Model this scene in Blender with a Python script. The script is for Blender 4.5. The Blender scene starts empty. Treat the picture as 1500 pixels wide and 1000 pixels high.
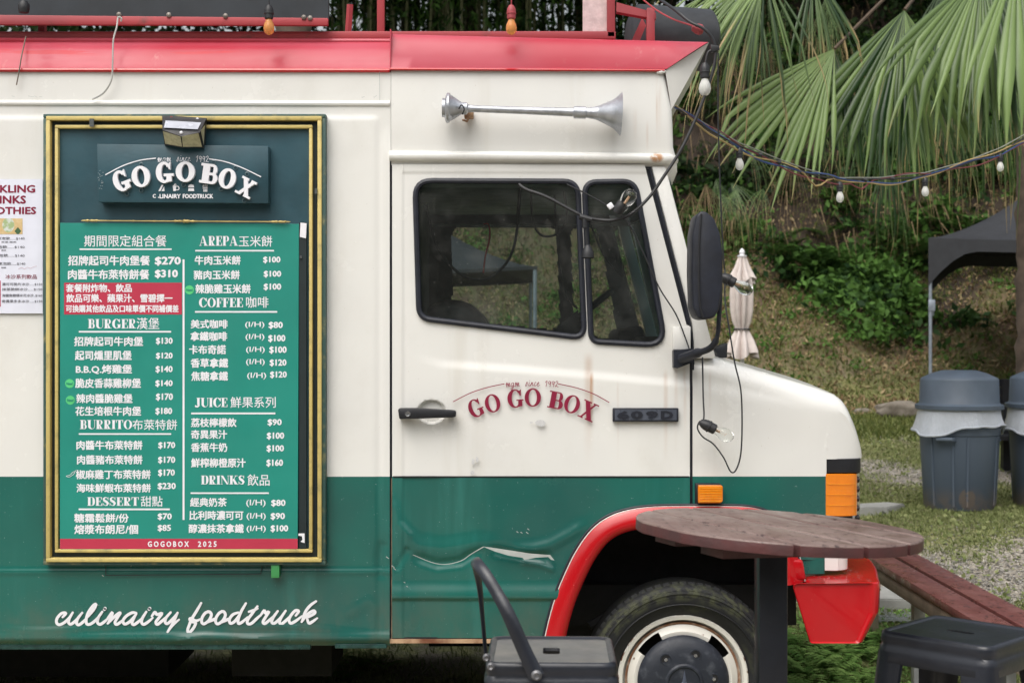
import bpy, bmesh, math, random
import numpy as np
from mathutils import Vector, Matrix, noise as mnoise

# ------------------------------------------------------------------ camera, world, sun, exposure
scn = bpy.context.scene
COL = scn.collection
F = 2083.333            # focal length in photo pixels (50 mm on 36 mm, 1500 px wide)
CD = 5.2                # camera distance from the truck's side
CH = 1.62               # eye height
cam_d = bpy.data.cameras.new('camera'); cam = bpy.data.objects.new('camera', cam_d); COL.objects.link(cam)
cam.location = (0, -CD, CH); cam.rotation_euler = (math.radians(90), 0, 0)
cam_d.lens = 50; cam_d.sensor_width = 36; cam_d.clip_start = 0.05; cam_d.clip_end = 600
cam_d.dof.use_dof = True; cam_d.dof.focus_distance = 5.15; cam_d.dof.aperture_fstop = 5.6
scn.camera = cam

SUN_EL, SUN_AZ = math.radians(58), math.radians(205)
world = bpy.data.worlds.new("World"); scn.world = world; world.use_nodes = True
wn, wl = world.node_tree.nodes, world.node_tree.links
wn.clear()
wo = wn.new('ShaderNodeOutputWorld'); wb = wn.new('ShaderNodeBackground')
sky = wn.new('ShaderNodeTexSky'); sky.sky_type = 'NISHITA'; sky.sun_disc = False
sky.sun_elevation = SUN_EL; sky.sun_rotation = SUN_AZ
sky.air_density = 1.6; sky.dust_density = 6.0; sky.ozone_density = 1.0
hs = wn.new('ShaderNodeHueSaturation'); hs.inputs['Saturation'].default_value = 0.34
wl.new(sky.outputs[0], hs.inputs['Color']); wl.new(hs.outputs[0], wb.inputs['Color'])
wb.inputs['Strength'].default_value = 0.12
wl.new(wb.outputs[0], wo.inputs['Surface'])
sd = bpy.data.lights.new('sun', 'SUN'); sun = bpy.data.objects.new('sun', sd); COL.objects.link(sun)
sd.energy = 0.9; sd.angle = math.radians(60); sd.color = (1.0, 0.97, 0.92)
sv = Vector((math.sin(SUN_AZ) * math.cos(SUN_EL), math.cos(SUN_AZ) * math.cos(SUN_EL), math.sin(SUN_EL)))
sun.rotation_euler = sv.to_track_quat('Z', 'Y').to_euler()
vs = scn.view_settings
vs.view_transform = 'Standard'; vs.look = 'None'; vs.gamma = 1; vs.use_curve_mapping = False
vs.exposure = 0.66
scn.cycles.max_bounces = 8; scn.cycles.transparent_max_bounces = 16; scn.cycles.use_denoising = True

R = math.radians
random.seed(7); rng = np.random.default_rng(7)

# ------------------------------------------------------------------ placement helpers (photo pixel + distance -> metres)
def W(px, py, d=CD):
    return ((px - 750) * d / F, d - CD, CH - (py - 500) * d / F)
def X(px, d=CD): return (px - 750) * d / F
def Z(py, d=CD): return CH - (py - 500) * d / F
PX = CD / F             # one photo pixel on the truck's side

# ------------------------------------------------------------------ materials
class E:
    """tiny shader maths: E(nt, socket or number)"""
    def __init__(s, nt, v): s.nt, s.v = nt, v
    def _op(s, op, *o):
        n = s.nt.nodes.new('ShaderNodeMath'); n.operation = op
        for i, x in enumerate((s,) + o):
            x = x.v if isinstance(x, E) else x
            if isinstance(x, (int, float)): n.inputs[i].default_value = x
            else: s.nt.links.new(x, n.inputs[i])
        return E(s.nt, n.outputs[0])
    def __add__(s, o): return s._op('ADD', o)
    def __sub__(s, o): return s._op('SUBTRACT', o)
    def __mul__(s, o): return s._op('MULTIPLY', o)
    def gt(s, o): return s._op('GREATER_THAN', o)
    def lt(s, o): return s._op('LESS_THAN', o)
    def abs(s): return s._op('ABSOLUTE')
    def pow(s, o): return s._op('POWER', o)
    def mx(s, o): return s._op('MAXIMUM', o)
    def mn(s, o): return s._op('MINIMUM', o)
    def ramp(s, a, b):  # smooth 0..1 between a and b
        n = s.nt.nodes.new('ShaderNodeMapRange'); n.interpolation_type = 'SMOOTHSTEP'
        s.nt.links.new(s.v, n.inputs[0]); n.inputs[1].default_value = a; n.inputs[2].default_value = b
        return E(s.nt, n.outputs[0])

class Mat:
    def __init__(s, name):
        s.m = bpy.data.materials.new(name); s.m.use_nodes = True; s.nt = s.m.node_tree
        s.bs = s.nt.nodes['Principled BSDF']; s.out = s.nt.nodes['Material Output']
        tc = s.nt.nodes.new('ShaderNodeTexCoord'); s.co = tc.outputs['Object']; s.gen = tc.outputs['Generated']
        sp = s.nt.nodes.new('ShaderNodeSeparateXYZ'); s.nt.links.new(s.co, sp.inputs[0])
        s.x, s.y, s.z = (E(s.nt, o) for o in sp.outputs)
    def set(s, k, v):
        i = s.bs.inputs[k]
        if isinstance(v, E): s.nt.links.new(v.v, i)
        elif isinstance(v, bpy.types.NodeSocket): s.nt.links.new(v, i)
        elif isinstance(v, tuple): i.default_value = (*v, 1)[:4]
        else: i.default_value = v
    def noise(s, scale, detail=4, rough=.55, stretch=(1, 1, 1), dist=0):
        mp = s.nt.nodes.new('ShaderNodeMapping'); mp.inputs['Scale'].default_value = stretch
        s.nt.links.new(s.co, mp.inputs[0])
        n = s.nt.nodes.new('ShaderNodeTexNoise'); n.inputs['Scale'].default_value = scale
        n.inputs['Detail'].default_value = detail; n.inputs['Roughness'].default_value = rough
        n.inputs['Distortion'].default_value = dist
        s.nt.links.new(mp.outputs[0], n.inputs['Vector']); return E(s.nt, n.outputs['Fac'])
    def voro(s, scale, feature='F1', stretch=(1, 1, 1)):
        mp = s.nt.nodes.new('ShaderNodeMapping'); mp.inputs['Scale'].default_value = stretch
        s.nt.links.new(s.co, mp.inputs[0])
        n = s.nt.nodes.new('ShaderNodeTexVoronoi'); n.inputs['Scale'].default_value = scale; n.feature = feature
        s.nt.links.new(mp.outputs[0], n.inputs['Vector']); return E(s.nt, n.outputs['Distance']), n.outputs['Color']
    def attr(s, name):
        n = s.nt.nodes.new('ShaderNodeAttribute'); n.attribute_name = name; return E(s.nt, n.outputs['Fac'])
    def mix(s, fac, a, b):
        n = s.nt.nodes.new('ShaderNodeMix'); n.data_type = 'RGBA'
        for i, v in ((0, fac), (6, a), (7, b)):
            if isinstance(v, E): s.nt.links.new(v.v, n.inputs[i])
            elif isinstance(v, bpy.types.NodeSocket): s.nt.links.new(v, n.inputs[i])
            elif isinstance(v, tuple): n.inputs[i].default_value = (*v, 1)[:4]
            else: n.inputs[i].default_value = v
        return n.outputs[2]
    def bump(s, h, strength=.3, dist=.01):
        b = s.nt.nodes.new('ShaderNodeBump'); b.inputs['Strength'].default_value = strength
        b.inputs['Distance'].default_value = dist; s.nt.links.new(h.v, b.inputs['Height'])
        s.nt.links.new(b.outputs[0], s.bs.inputs['Normal'])
MATS = {}
def simple(name, col, rough=.5, metal=0, var=.12, scale=14, bump=0, bscale=60, col2=None, amount=.5, coat=0, spec=.5):
    """plain surface with uneven colour, worn roughness and fine relief"""
    if name in MATS: return MATS[name]
    m = Mat(name); n = m.noise(scale, 5)
    c2 = col2 if col2 else tuple(c * (1 - var * 2) for c in col)
    f = n.ramp(amount - .18, amount + .22)
    m.set('Base Color', m.mix(f, tuple(col), tuple(c2)))
    m.set('Roughness', (m.noise(scale * 2.3, 3) - .5) * .25 + rough)
    m.set('Metallic', metal); m.set('Specular IOR Level', spec)
    if coat: m.set('Coat Weight', coat); m.set('Coat Roughness', .12)
    if bump: m.bump(m.noise(bscale, 4), bump, .004)
    MATS[name] = m.m; return m.m

# ------------------------------------------------------------------ mesh building
OFF = {}
def place_root(o, loc): OFF[o.name] = Vector(loc)
class MB:
    def __init__(s): s.v = []; s.f = []; s.mi = []
    def add(s, vs_, fs, m=0):
        b = len(s.v); s.v += [tuple(v) for v in vs_]
        for f in fs: s.f.append([b + i for i in f]); s.mi.append(m)
        return s
    def box(s, a, b, bev=0, m=0):
        x0, y0, z0 = (min(p, q) for p, q in zip(a, b)); x1, y1, z1 = (max(p, q) for p, q in zip(a, b))
        if bev <= 0:
            vs_ = [(x, y, z) for x in (x0, x1) for y in (y0, y1) for z in (z0, z1)]
            return s.add(vs_, [(0, 1, 3, 2), (4, 6, 7, 5), (0, 4, 5, 1), (2, 3, 7, 6), (0, 2, 6, 4), (1, 5, 7, 3)], m)
        return s.bev([[(x, y) for x, y in ((x0, z0), (x1, z0), (x1, z1), (x0, z1))]], y0, y1, bev, m=m)
    def bev(s, poly, y0, y1, r, seg=2, m=0):
        """polygon in x,z pushed from y0 to y1 with every edge rounded"""
        bm = bmesh.new(); p = poly[0]
        a = [bm.verts.new((x, y0, z)) for x, z in p]; b = [bm.verts.new((x, y1, z)) for x, z in p]
        bm.faces.new(a); bm.faces.new(b[::-1]); n = len(p)
        for i in range(n): bm.faces.new((a[i], b[i], b[(i + 1) % n], a[(i + 1) % n]))
        bmesh.ops.recalc_face_normals(bm, faces=bm.faces[:])
        bmesh.ops.bevel(bm, geom=bm.edges[:], offset=r, segments=seg, affect='EDGES', profile=.5, clamp_overlap=True)
        bm.verts.index_update()
        s.add([v.co[:] for v in bm.verts], [[v.index for v in f.verts] for f in bm.faces], m); bm.free(); return s
    def prism(s, p, y0, y1, m=0):
        n = len(p); vs_ = [(x, y0, z) for x, z in p] + [(x, y1, z) for x, z in p]
        return s.add(vs_, [list(range(n)), list(range(2 * n - 1, n - 1, -1))] + [(i, i + n, (i + 1) % n + n, (i + 1) % n) for i in range(n)], m)
    def tube(s, pts, r, n=8, caps=True, m=0, flat=1.0, closed=False, flat_dir=None):
        """r: number or list; swept with a parallel frame"""
        P = [Vector(p) for p in pts]; k = len(P); rs = r if isinstance(r, (list, tuple)) else [r] * k
        T = []
        for i in range(k):
            a = P[(i - 1) % k] if closed or i > 0 else P[i]; b = P[(i + 1) % k] if closed or i < k - 1 else P[i]
            t = (b - a); T.append(t.normalized() if t.length > 1e-9 else Vector((0, 0, 1)))
        u = Vector(flat_dir) if flat_dir else (Vector((0, 1, 0)) if abs(T[0].y) < .9 else Vector((1, 0, 0)))
        rings = []; base = len(s.v)
        for i in range(k):
            u = (u - T[i] * u.dot(T[i])); u.normalize(); w = T[i].cross(u)
            for j in range(n):
                a = 2 * math.pi * j / n
                s.v.append(tuple(P[i] + u * (math.cos(a) * rs[i] * flat) + w * (math.sin(a) * rs[i])))
        for i in range(k if closed else k - 1):
            i2 = (i + 1) % k
            for j in range(n):
                j2 = (j + 1) % n
                s.f.append([base + i * n + j, base + i * n + j2, base + i2 * n + j2, base + i2 * n + j]); s.mi.append(m)
        if caps and not closed:
            s.f.append([base + j for j in range(n)][::-1]); s.mi.append(m)
            s.f.append([base + (k - 1) * n + j for j in range(n)]); s.mi.append(m)
        return s
    def lathe(s, prof, o=(0, 0, 0), axis=(0, 0, 1), n=32, m=0, a0=0, a1=2 * math.pi):
        """prof: (radius, height along axis)"""
        A = Vector(axis).normalized(); u = A.orthogonal().normalized(); w = A.cross(u); O = Vector(o)
        full = abs(a1 - a0 - 2 * math.pi) < 1e-6; k = n if full else n + 1; base = len(s.v)
        for r, h in prof:
            for j in range(k):
                a = a0 + (a1 - a0) * j / n
                s.v.append(tuple(O + A * h + (u * math.cos(a) + w * math.sin(a)) * max(r, 1e-5)))
        for i in range(len(prof) - 1):
            for j in range(n):
                j2 = (j + 1) % k
                s.f.append([base + i * k + j, base + i * k + j2, base + (i + 1) * k + j2, base + (i + 1) * k + j]); s.mi.append(m)
        return s
    def rings(s, R_, closed=True, m=0, cap0=False, cap1=False):
        """join successive point loops"""
        base = len(s.v); n = len(R_[0])
        for r in R_: s.v += [tuple(p) for p in r]
        for i in range(len(R_) - 1):
            for j in range(n if closed else n - 1):
                j2 = (j + 1) % n
                s.f.append([base + i * n + j, base + i * n + j2, base + (i + 1) * n + j2, base + (i + 1) * n + j]); s.mi.append(m)
        if cap0: s.f.append([base + j for j in range(n)][::-1]); s.mi.append(m)
        if cap1: s.f.append([base + (len(R_) - 1) * n + j for j in range(n)]); s.mi.append(m)
        return s
    def build(s, name, mat, parent=None, label=None, kind=None, cat=None, group=None, sharp=35, smooth=True, attrs=None):
        me = bpy.data.meshes.new(name)
        off = OFF.get(parent.name, Vector((0, 0, 0))) if parent else Vector((0, 0, 0))
        V = np.array(s.v, dtype=np.float64).reshape(-1, 3) - np.array(off)
        me.from_pydata(V.tolist(), [], s.f)
        for mm in (mat if isinstance(mat, (list, tuple)) else [mat]): me.materials.append(mm)
        if any(s.mi): me.polygons.foreach_set('material_index', s.mi)
        if attrs:
            for k, a in attrs.items():
                at = me.attributes.new(k, 'FLOAT', 'POINT'); at.data.foreach_set('value', np.asarray(a, dtype=np.float32))
        me.validate(); me.update()
        if smooth:
            me.polygons.foreach_set('use_smooth', [True] * len(me.polygons)); me.set_sharp_from_angle(angle=R(sharp))
        o = bpy.data.objects.new(name, me); COL.objects.link(o)
        if parent: o.parent = parent; OFF[o.name] = off
        return tag(o, label, cat, group, kind)
def tag(o, label=None, cat=None, group=None, kind=None):
    if label: o['label'] = label
    if cat: o['category'] = cat
    if group: o['group'] = group
    if kind: o['kind'] = kind
    return o
def thing(name, label, cat, loc=(0, 0, 0), group=None, world=True, rotz=0):
    """an Empty at the thing's base; world=True means its parts are given in world metres"""
    o = bpy.data.objects.new(name, None); COL.objects.link(o); o.location = loc; o.rotation_euler = (0, 0, rotz)
    o.empty_display_size = .2; OFF[o.name] = Vector(loc) if world else Vector((0, 0, 0))
    return tag(o, label, cat, group)
def copy_thing(src, label=None, loc=None, rotz=None):
    r = src.copy(); COL.objects.link(r); OFF[r.name] = OFF.get(src.name, Vector((0, 0, 0)))
    for ch in list(src.children):
        c = ch.copy(); COL.objects.link(c); c.parent = r
        for g in ch.children:
            q = g.copy(); COL.objects.link(q); q.parent = c
    if label: r['label'] = label
    if loc: r.location = loc
    if rotz is not None: r.rotation_euler = (0, 0, rotz)
    return r
def fast(name, V, Fq, mat, parent=None, attrs=None, **kw):
    """numpy vertices + equal-sided faces straight into one mesh"""
    me = bpy.data.meshes.new(name); V = np.asarray(V, np.float32); Fq = np.asarray(Fq, np.int32); k = Fq.shape[1]
    me.vertices.add(len(V)); me.vertices.foreach_set('co', V.ravel())
    me.loops.add(Fq.size); me.loops.foreach_set('vertex_index', Fq.ravel())
    me.polygons.add(len(Fq)); me.polygons.foreach_set('loop_start', np.arange(0, Fq.size, k, dtype=np.int32))
    for a, d in (attrs or {}).items():
        at = me.attributes.new(a, 'FLOAT', 'POINT'); at.data.foreach_set('value', np.asarray(d, np.float32))
    me.materials.append(mat); me.update(calc_edges=True); me.validate()
    o = bpy.data.objects.new(name, me); COL.objects.link(o)
    if parent: o.parent = parent
    return tag(o, **kw)
def spline(pts, k=6, closed=False):
    """Catmull-Rom through points"""
    P = [np.array(p, float) for p in pts]; out = []; n = len(P)
    for i in range(n if closed else n - 1):
        if closed: p0, p1, p2, p3 = P[i - 1], P[i], P[(i + 1) % n], P[(i + 2) % n]
        else: p0, p1, p2, p3 = P[max(i - 1, 0)], P[i], P[i + 1], P[min(i + 2, n - 1)]
        for j in range(k):
            t = j / k
            out.append(.5 * ((2 * p1) + (-p0 + p2) * t + (2 * p0 - 5 * p1 + 4 * p2 - p3) * t * t + (-p0 + 3 * p1 - 3 * p2 + p3) * t ** 3))
    if not closed: out.append(P[-1])
    return [tuple(p) for p in out]
def rpoly(pts, r, seg=5):
    """polygon with rounded corners; r number or list"""
    out = []; n = len(pts)
    for i in range(n):
        rr = r[i] if isinstance(r, (list, tuple)) else r
        p = Vector(pts[i]); a = (Vector(pts[i - 1]) - p); b = (Vector(pts[(i + 1) % n]) - p)
        th = a.angle(b); q = min(rr / math.tan(th / 2), a.length * .48, b.length * .48)
        s_ = p + a.normalized() * q; e_ = p + b.normalized() * q
        for j in range(seg + 1):
            t = j / seg; out.append(tuple((s_ * (1 - t) ** 2 + p * 2 * t * (1 - t) + e_ * t * t)))
    return out
def inside(px, pz, poly):
    P = np.array(poly); c = np.zeros(np.shape(px), bool); j = len(P) - 1
    for i in range(len(P)):
        xi, zi, xj, zj = P[i][0], P[i][1], P[j][0], P[j][1]
        c ^= ((zi > pz) != (zj > pz)) & (px < (xj - xi) * (pz - zi) / (zj - zi + 1e-12) + xi); j = i
    return c
def poly_fill(loops, ext=0):
    """2D loops (even-odd) -> verts, faces in x,y plane; ext = thickness towards +z"""
    c = bpy.data.curves.new('tmp', 'CURVE'); c.dimensions = '2D'; c.fill_mode = 'BOTH' if ext else 'FRONT'; c.extrude = ext / 2
    for L in loops:
        s_ = c.splines.new('POLY'); s_.points.add(len(L) - 1); s_.use_cyclic_u = True
        for i, p in enumerate(L): s_.points[i].co = (p[0], p[1], 0, 1)
    o = bpy.data.objects.new('tmp', c); me = bpy.data.meshes.new_from_object(o)
    v = [tuple(q.co) for q in me.vertices]; f = [tuple(p.vertices) for p in me.polygons]
    bpy.data.objects.remove(o); bpy.data.curves.remove(c); bpy.data.meshes.remove(me)
    return v, f
# ------------------------------------------------------------------ lettering
TC = {}
def font_text(s, bold=0.0, shear=0.0, res=2):
    k = (s, bold, shear)
    if k not in TC:
        c = bpy.data.curves.new('tmp', 'FONT'); c.body = s; c.offset = bold; c.resolution_u = res; c.shear = shear
        o = bpy.data.objects.new('tmp', c); me = bpy.data.meshes.new_from_object(o)
        v = np.array([q.co[:] for q in me.vertices]).reshape(-1, 3); f = [tuple(p.vertices) for p in me.polygons]
        bpy.data.objects.remove(o); bpy.data.curves.remove(c); bpy.data.meshes.remove(me); TC[k] = (v, f)
    return TC[k]
def put_text(mb, s, box, d, bold=0.02, shear=0.0, keep=False, dy=0):
    heavy = 0
    heavy = (.034 if bold > .01 else .008) if any(ord(c) > 0x2E80 for c in s) else bold * 1.3; bold = 0.0
    """fit the words' own outline into a photo-pixel box x0,y0,x1,y1 on a surface at distance d"""
    v, f = font_text(s, bold, shear); a, b = v.min(0), v.max(0)
    x0, y0, x1, y1 = box; u = (v[:, 0] - a[0]) / (b[0] - a[0]); w = (v[:, 1] - a[1]) / (b[1] - a[1])
    P = np.stack([X(x0, d) + u * (X(x1, d) - X(x0, d)), np.full(len(u), d - CD + dy), Z(y1, d) + w * (Z(y0, d) - Z(y1, d))], 1)
    if heavy:   # printed bold: the outline repeated with small shifts, each a hair proud of the last
        k = (y1 - y0) * PX * heavy; mb.add(P.tolist(), f)
        for i, (a, c) in enumerate(((1, 0), (-1, 0), (0, .8), (0, -.8), (.7, .6), (-.7, -.6))): mb.add((P + [a * k, -.00006 * (i + 1), c * k]).tolist(), f)
        return
    mb.add(P.tolist(), f)
def el(cx, cy, rx, ry, a0=0, a1=360, n=28):
    k = n if a1 - a0 == 360 else n + 1
    return [(cx + rx * math.cos(R(a0 + (a1 - a0) * i / n)), cy + ry * math.sin(R(a0 + (a1 - a0) * i / n))) for i in range(k)]
def rc(x0, y0, x1, y1): return [(x0, y0), (x1, y0), (x1, y1), (x0, y1)]
def glyph(ch, T=.24, t=.07, s=.09):
    """seriffed capitals, cap height 1: list of (even-odd) loop groups"""
    g = []
    def stem(x, y0=0, y1=1, lo=True, hi=True):
        g.append([rc(x, y0, x + T, y1)])
        if lo: g.append([rc(x - s, 0, x + T + s, t)])
        if hi: g.append([rc(x - s, 1 - t, x + T + s, 1)])
    def bowl(x, y0, y1, w, th=T):   # right-hand D shape from the stem
        h = (y1 - y0) / 2; c = y0 + h
        o = [(x, y1)] + el(x + w - min(h, w * .6), c, min(h, w * .6), h, 90, -90, 18) + [(x, y0)]
        iw = min(h, w * .6)
        i = [(x, y1 - t)] + el(x + w - iw, c, max(iw - th, .03), h - t, 90, -90, 18) + [(x, y0 + t)]
        g.append([o + i[::-1]])
    if ch == 'O': g.append([el(.47, .5, .47, .52), el(.47, .5, .47 - T * .95, .52 - t)])
    elif ch == 'C':
        g.append([el(.47, .5, .47, .52, 38, 322, 26) + el(.47 + T * .12, .5, .47 - T * .98, .52 - t, 322, 38, 26)[::1]])
        g.append([[(.78, .62), (.86, .62), (.88, 1), (.80, .98), (.70, .86)]]); g.append([[(.72, .16), (.80, .10), (.88, .33), (.82, .35)]])
    elif ch == 'G':
        g.append([el(.47, .5, .47, .52, 40, 318, 26) + el(.47 + T * .1, .5, .47 - T * .98, .52 - t, 318, 40, 26)[::1]])
        g.append([[(.76, .64), (.83, .64), (.86, 1), (.80, .98), (.68, .86)]])
        g.append([rc(.90 - T, .06, .90, .44)]); g.append([rc(.90 - T - s * 1.3, .44 - t, .90 + s, .44)]); g.append([[(.60, .02), (.90, .06), (.90 - T, .2)]])
    elif ch == 'B':
        stem(.1, 1, 1, False, False); g.append([rc(.1, 0, .1 + T, 1)]); g.append([rc(0, 0, .1, t)]); g.append([rc(0, 1 - t, .1, 1)])
        bowl(.1 + T, .5 - t / 2, 1, .42 - .1); bowl(.1 + T, 0, .5 + t / 2, .48 - .1)
    elif ch == 'D': stem(.1); bowl(.1 + T, 0, 1, .5)
    elif ch == 'P': stem(.1); bowl(.1 + T, .44, 1, .4)
    elif ch == 'R': stem(.1); bowl(.1 + T, .47, 1, .38); g.append([[(.1 + T, .5), (.2 + T, .5), (.46 + T, 0), (.46, 0)]]); g.append([rc(.4, 0, .5 + T + s, t)])
    elif ch == 'E' or ch == 'F':
        stem(.1); g.append([rc(.1 + T, 1 - t, .72, 1)]); g.append([[(.66, .7), (.72, .7), (.72, 1), (.62, 1)]])
        g.append([rc(.1 + T, .48, .55, .48 + t)]); g.append([rc(.5, .36, .56, .66)])
        if ch == 'E': g.append([rc(.1 + T, 0, .75, t)]); g.append([[(.69, .3), (.75, .3), (.75, 0), (.65, 0)]])
    elif ch == 'I': stem(.1)
    elif ch == 'J': g.append([rc(.28, .2, .28 + T, 1)]); g.append([rc(.28 - s, 1 - t, .28 + T + s, 1)]); g.append([[(.28 + T, .25), (.28 + T, .1), (.2 + T * .5, -.05), (.06, -.02), (0, .1), (.06, .22), (.16, .16), (.28, .12)]])
    elif ch == 'U': g.append([rc(.1, .3, .1 + T, 1)]); g.append([rc(0, 1 - t, .1 + T + s, 1)]); g.append([rc(.8, .3, .8 + t, 1)]); g.append([rc(.8 - s, 1 - t, .8 + t + s, 1)]); g.append([el(.1 + (.7 + t) / 2, .32, (.7 + t) / 2, .34, 180, 360, 16) + el(.1 + T + (.7 - T) / 2, .32, (.7 - T) / 2, .27, 360, 180, 16)])
    elif ch == 'T': g.append([rc(.4 - T / 2, 0, .4 + T / 2, 1)]); g.append([rc(.4 - T / 2 - s, 0, .4 + T / 2 + s, t)]); g.append([rc(0, 1 - t, .8, 1)]); g.append([[(0, .68), (.05, .68), (.1, 1), (0, 1)]]); g.append([[(.75, .68), (.8, .68), (.8, 1), (.7, 1)]])
    elif ch == 'N': g.append([rc(.1, 0, .1 + t, 1)]); g.append([rc(0, 0, .1 + t + s, t)]); g.append([rc(.82, 0, .82 + t, 1)]); g.append([rc(.82 - s, 1 - t, .82 + t + s, 1)]); g.append([[(0, 1), (T, 1), (.82 + t, 0), (.82 - T * .5, 0)]])
    elif ch == 'K': stem(.1); g.append([[(.1 + T, .42), (.74, 1), (.82, 1), (.1 + T, .34)]]); g.append([rc(.62, 1 - t, .95, 1)]); g.append([[(.38, .55), (.38 + T * .6, .68), (.95, 0), (.95 - T * 1.2, 0)]]); g.append([rc(.62, 0, 1, t)])
    elif ch == 'S': g.append([brush([(.62, .78), (.5, .95), (.3, .97), (.14, .82), (.2, .62), (.45, .46), (.6, .28), (.5, .06), (.3, .02), (.1, .2)], [t, t, T * .5, T * .85, T, T * 1.1, T, T * .6, t, t])]); g.append([rc(.6, .66, .66, 1)]); g.append([rc(.04, 0, .1, .34)])
    elif ch == 'A': g.append([[(.38, 1), (.52, 1), (.9, 0), (.88 - T, 0)]]); g.append([[(.38, 1), (.44, 1), (.14, 0), (.08, 0)]]); g.append([rc(.2, .28, .68, .28 + t)]); g.append([rc(0, 0, .26, t)]); g.append([rc(.54, 0, 1, t)])
    elif ch == 'X': g.append([[(.06, 1), (.06 + T * 1.25, 1), (.92, 0), (.92 - T * 1.25, 0)]]); g.append([[(.72, 1), (.72 + t * 1.7, 1), (.12 + t * 1.7, 0), (.12, 0)]]); g.append([rc(0, 1 - t, .1 + T * 1.3 + s, 1)]); g.append([rc(.62, 1 - t, .98, 1)]); g.append([rc(0, 0, .34, t)]); g.append([rc(.9 - T * 1.3 - s, 0, 1, t)])
    return g
def brush(pts, ws):
    P = [Vector(p) for p in pts]; L, Rr = [], []
    for i, p in enumerate(P):
        t_ = (P[min(i + 1, len(P) - 1)] - P[max(i - 1, 0)]); t_ = t_.normalized() if t_.length else Vector((1, 0)); n = Vector((-t_.y, t_.x))
        L.append(tuple(p + n * ws[i] / 2)); Rr.append(tuple(p - n * ws[i] / 2))
    return L + Rr[::-1]
GC = {}
def glyph_mesh(ch, T, t, s, ext=0):
    k = (ch, T, t, s, ext)
    if k not in GC:
        V, Fc = [], []; step = 0.0
        for gp in glyph(ch, T, t, s):
            v, f = poly_fill(gp, ext); b = len(V)
            V += [(a[0], a[1], a[2] + step) for a in v]; Fc += [tuple(b + i for i in q) for q in f]; step += .0015
        GC[k] = (np.array(V), Fc)
    return GC[k]
def put_serif(mb, word, box, d, T=.27, t=.055, s=.07, gap=.06):
    x0, y0, x1, y1 = box; xs, V, Fc = 0, [], []
    for ch in word:
        v, f = glyph_mesh(ch, T, t, s); v = v.copy(); v[:, 0] += xs - v[:, 0].min(); b = sum(len(q) for q in V)
        xs = v[:, 0].max() + gap; V.append(v); Fc += [tuple(b + i for i in q) for q in f]
    V = np.concatenate(V); w = xs - gap
    P = np.stack([X(x0, d) + V[:, 0] / w * (X(x1, d) - X(x0, d)), d - CD - V[:, 2] * .05, Z(y1, d) + V[:, 1] * (Z(y0, d) - Z(y1, d))], 1)
    mb.add(P.tolist(), Fc)
def put_glyph(mb, ch, cx, cy, w, h, rot, d, T, t, s, ext=0):
    """one rotated letter, centre and size in photo pixels, rot degrees anticlockwise; ext in metres"""
    v, f = glyph_mesh(ch, T, t, s, 1.0 if ext else 0); a, b = v.min(0), v.max(0)
    u = (v[:, 0] - (a[0] + b[0]) / 2) / (b[0] - a[0]) * w; q = (v[:, 1] - .5) * h
    c, sn = math.cos(R(rot)), math.sin(R(rot)); sc = d / F
    px, pz = (u * c - q * sn) * sc, (u * sn + q * c) * sc
    yy = d - CD - v[:, 2] * (ext if ext else .04)
    mb.add(np.stack([X(cx, d) + px, yy, Z(cy, d) + pz], 1).tolist(), f)
RB = [0]
def ribbon(mb, pts, ws, d, n=7, dy=0, k=5):
    """round-ended brush stroke on a surface; points and widths in photo pixels"""
    Q = spline([(p[0], p[1], w) for p, w in zip(pts, ws)], k)
    V = [Vector((q[0], q[1])) for q in Q]; L, Rr = [], []
    for i, p in enumerate(V):
        t_ = V[min(i + 1, len(V) - 1)] - V[max(i - 1, 0)]; t_ = t_.normalized() if t_.length > 1e-6 else Vector((1, 0)); nn = Vector((-t_.y, t_.x))
        L.append(p + nn * Q[i][2] / 2); Rr.append(p - nn * Q[i][2] / 2)
    to = lambda p: (X(p.x, d), d - CD + dy, Z(p.y, d))
    m = len(L); RB[0] = (RB[0] + 1) % 12; st_ = .00012 * RB[0]; lift = lambda p, i: (p[0], p[1] - st_ - .00002 * i, p[2])
    vs_ = [lift(to(p), i) for i, p in enumerate(L)] + [lift(to(p), i) for i, p in enumerate(Rr)]
    mb.add(vs_, [(i, i + 1, m + i + 1, m + i) for i in range(m - 1)])
    for c, w in ((V[0], Q[0][2]), (V[-1], Q[-1][2])):
        e = [c + Vector((math.cos(a * math.pi / 6), math.sin(a * math.pi / 6))) * w / 2 for a in range(12)]
        mb.add([(to(p)[0], to(p)[1] - .0017 - st_ * .3, to(p)[2]) for p in e], [tuple(range(12))])

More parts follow.
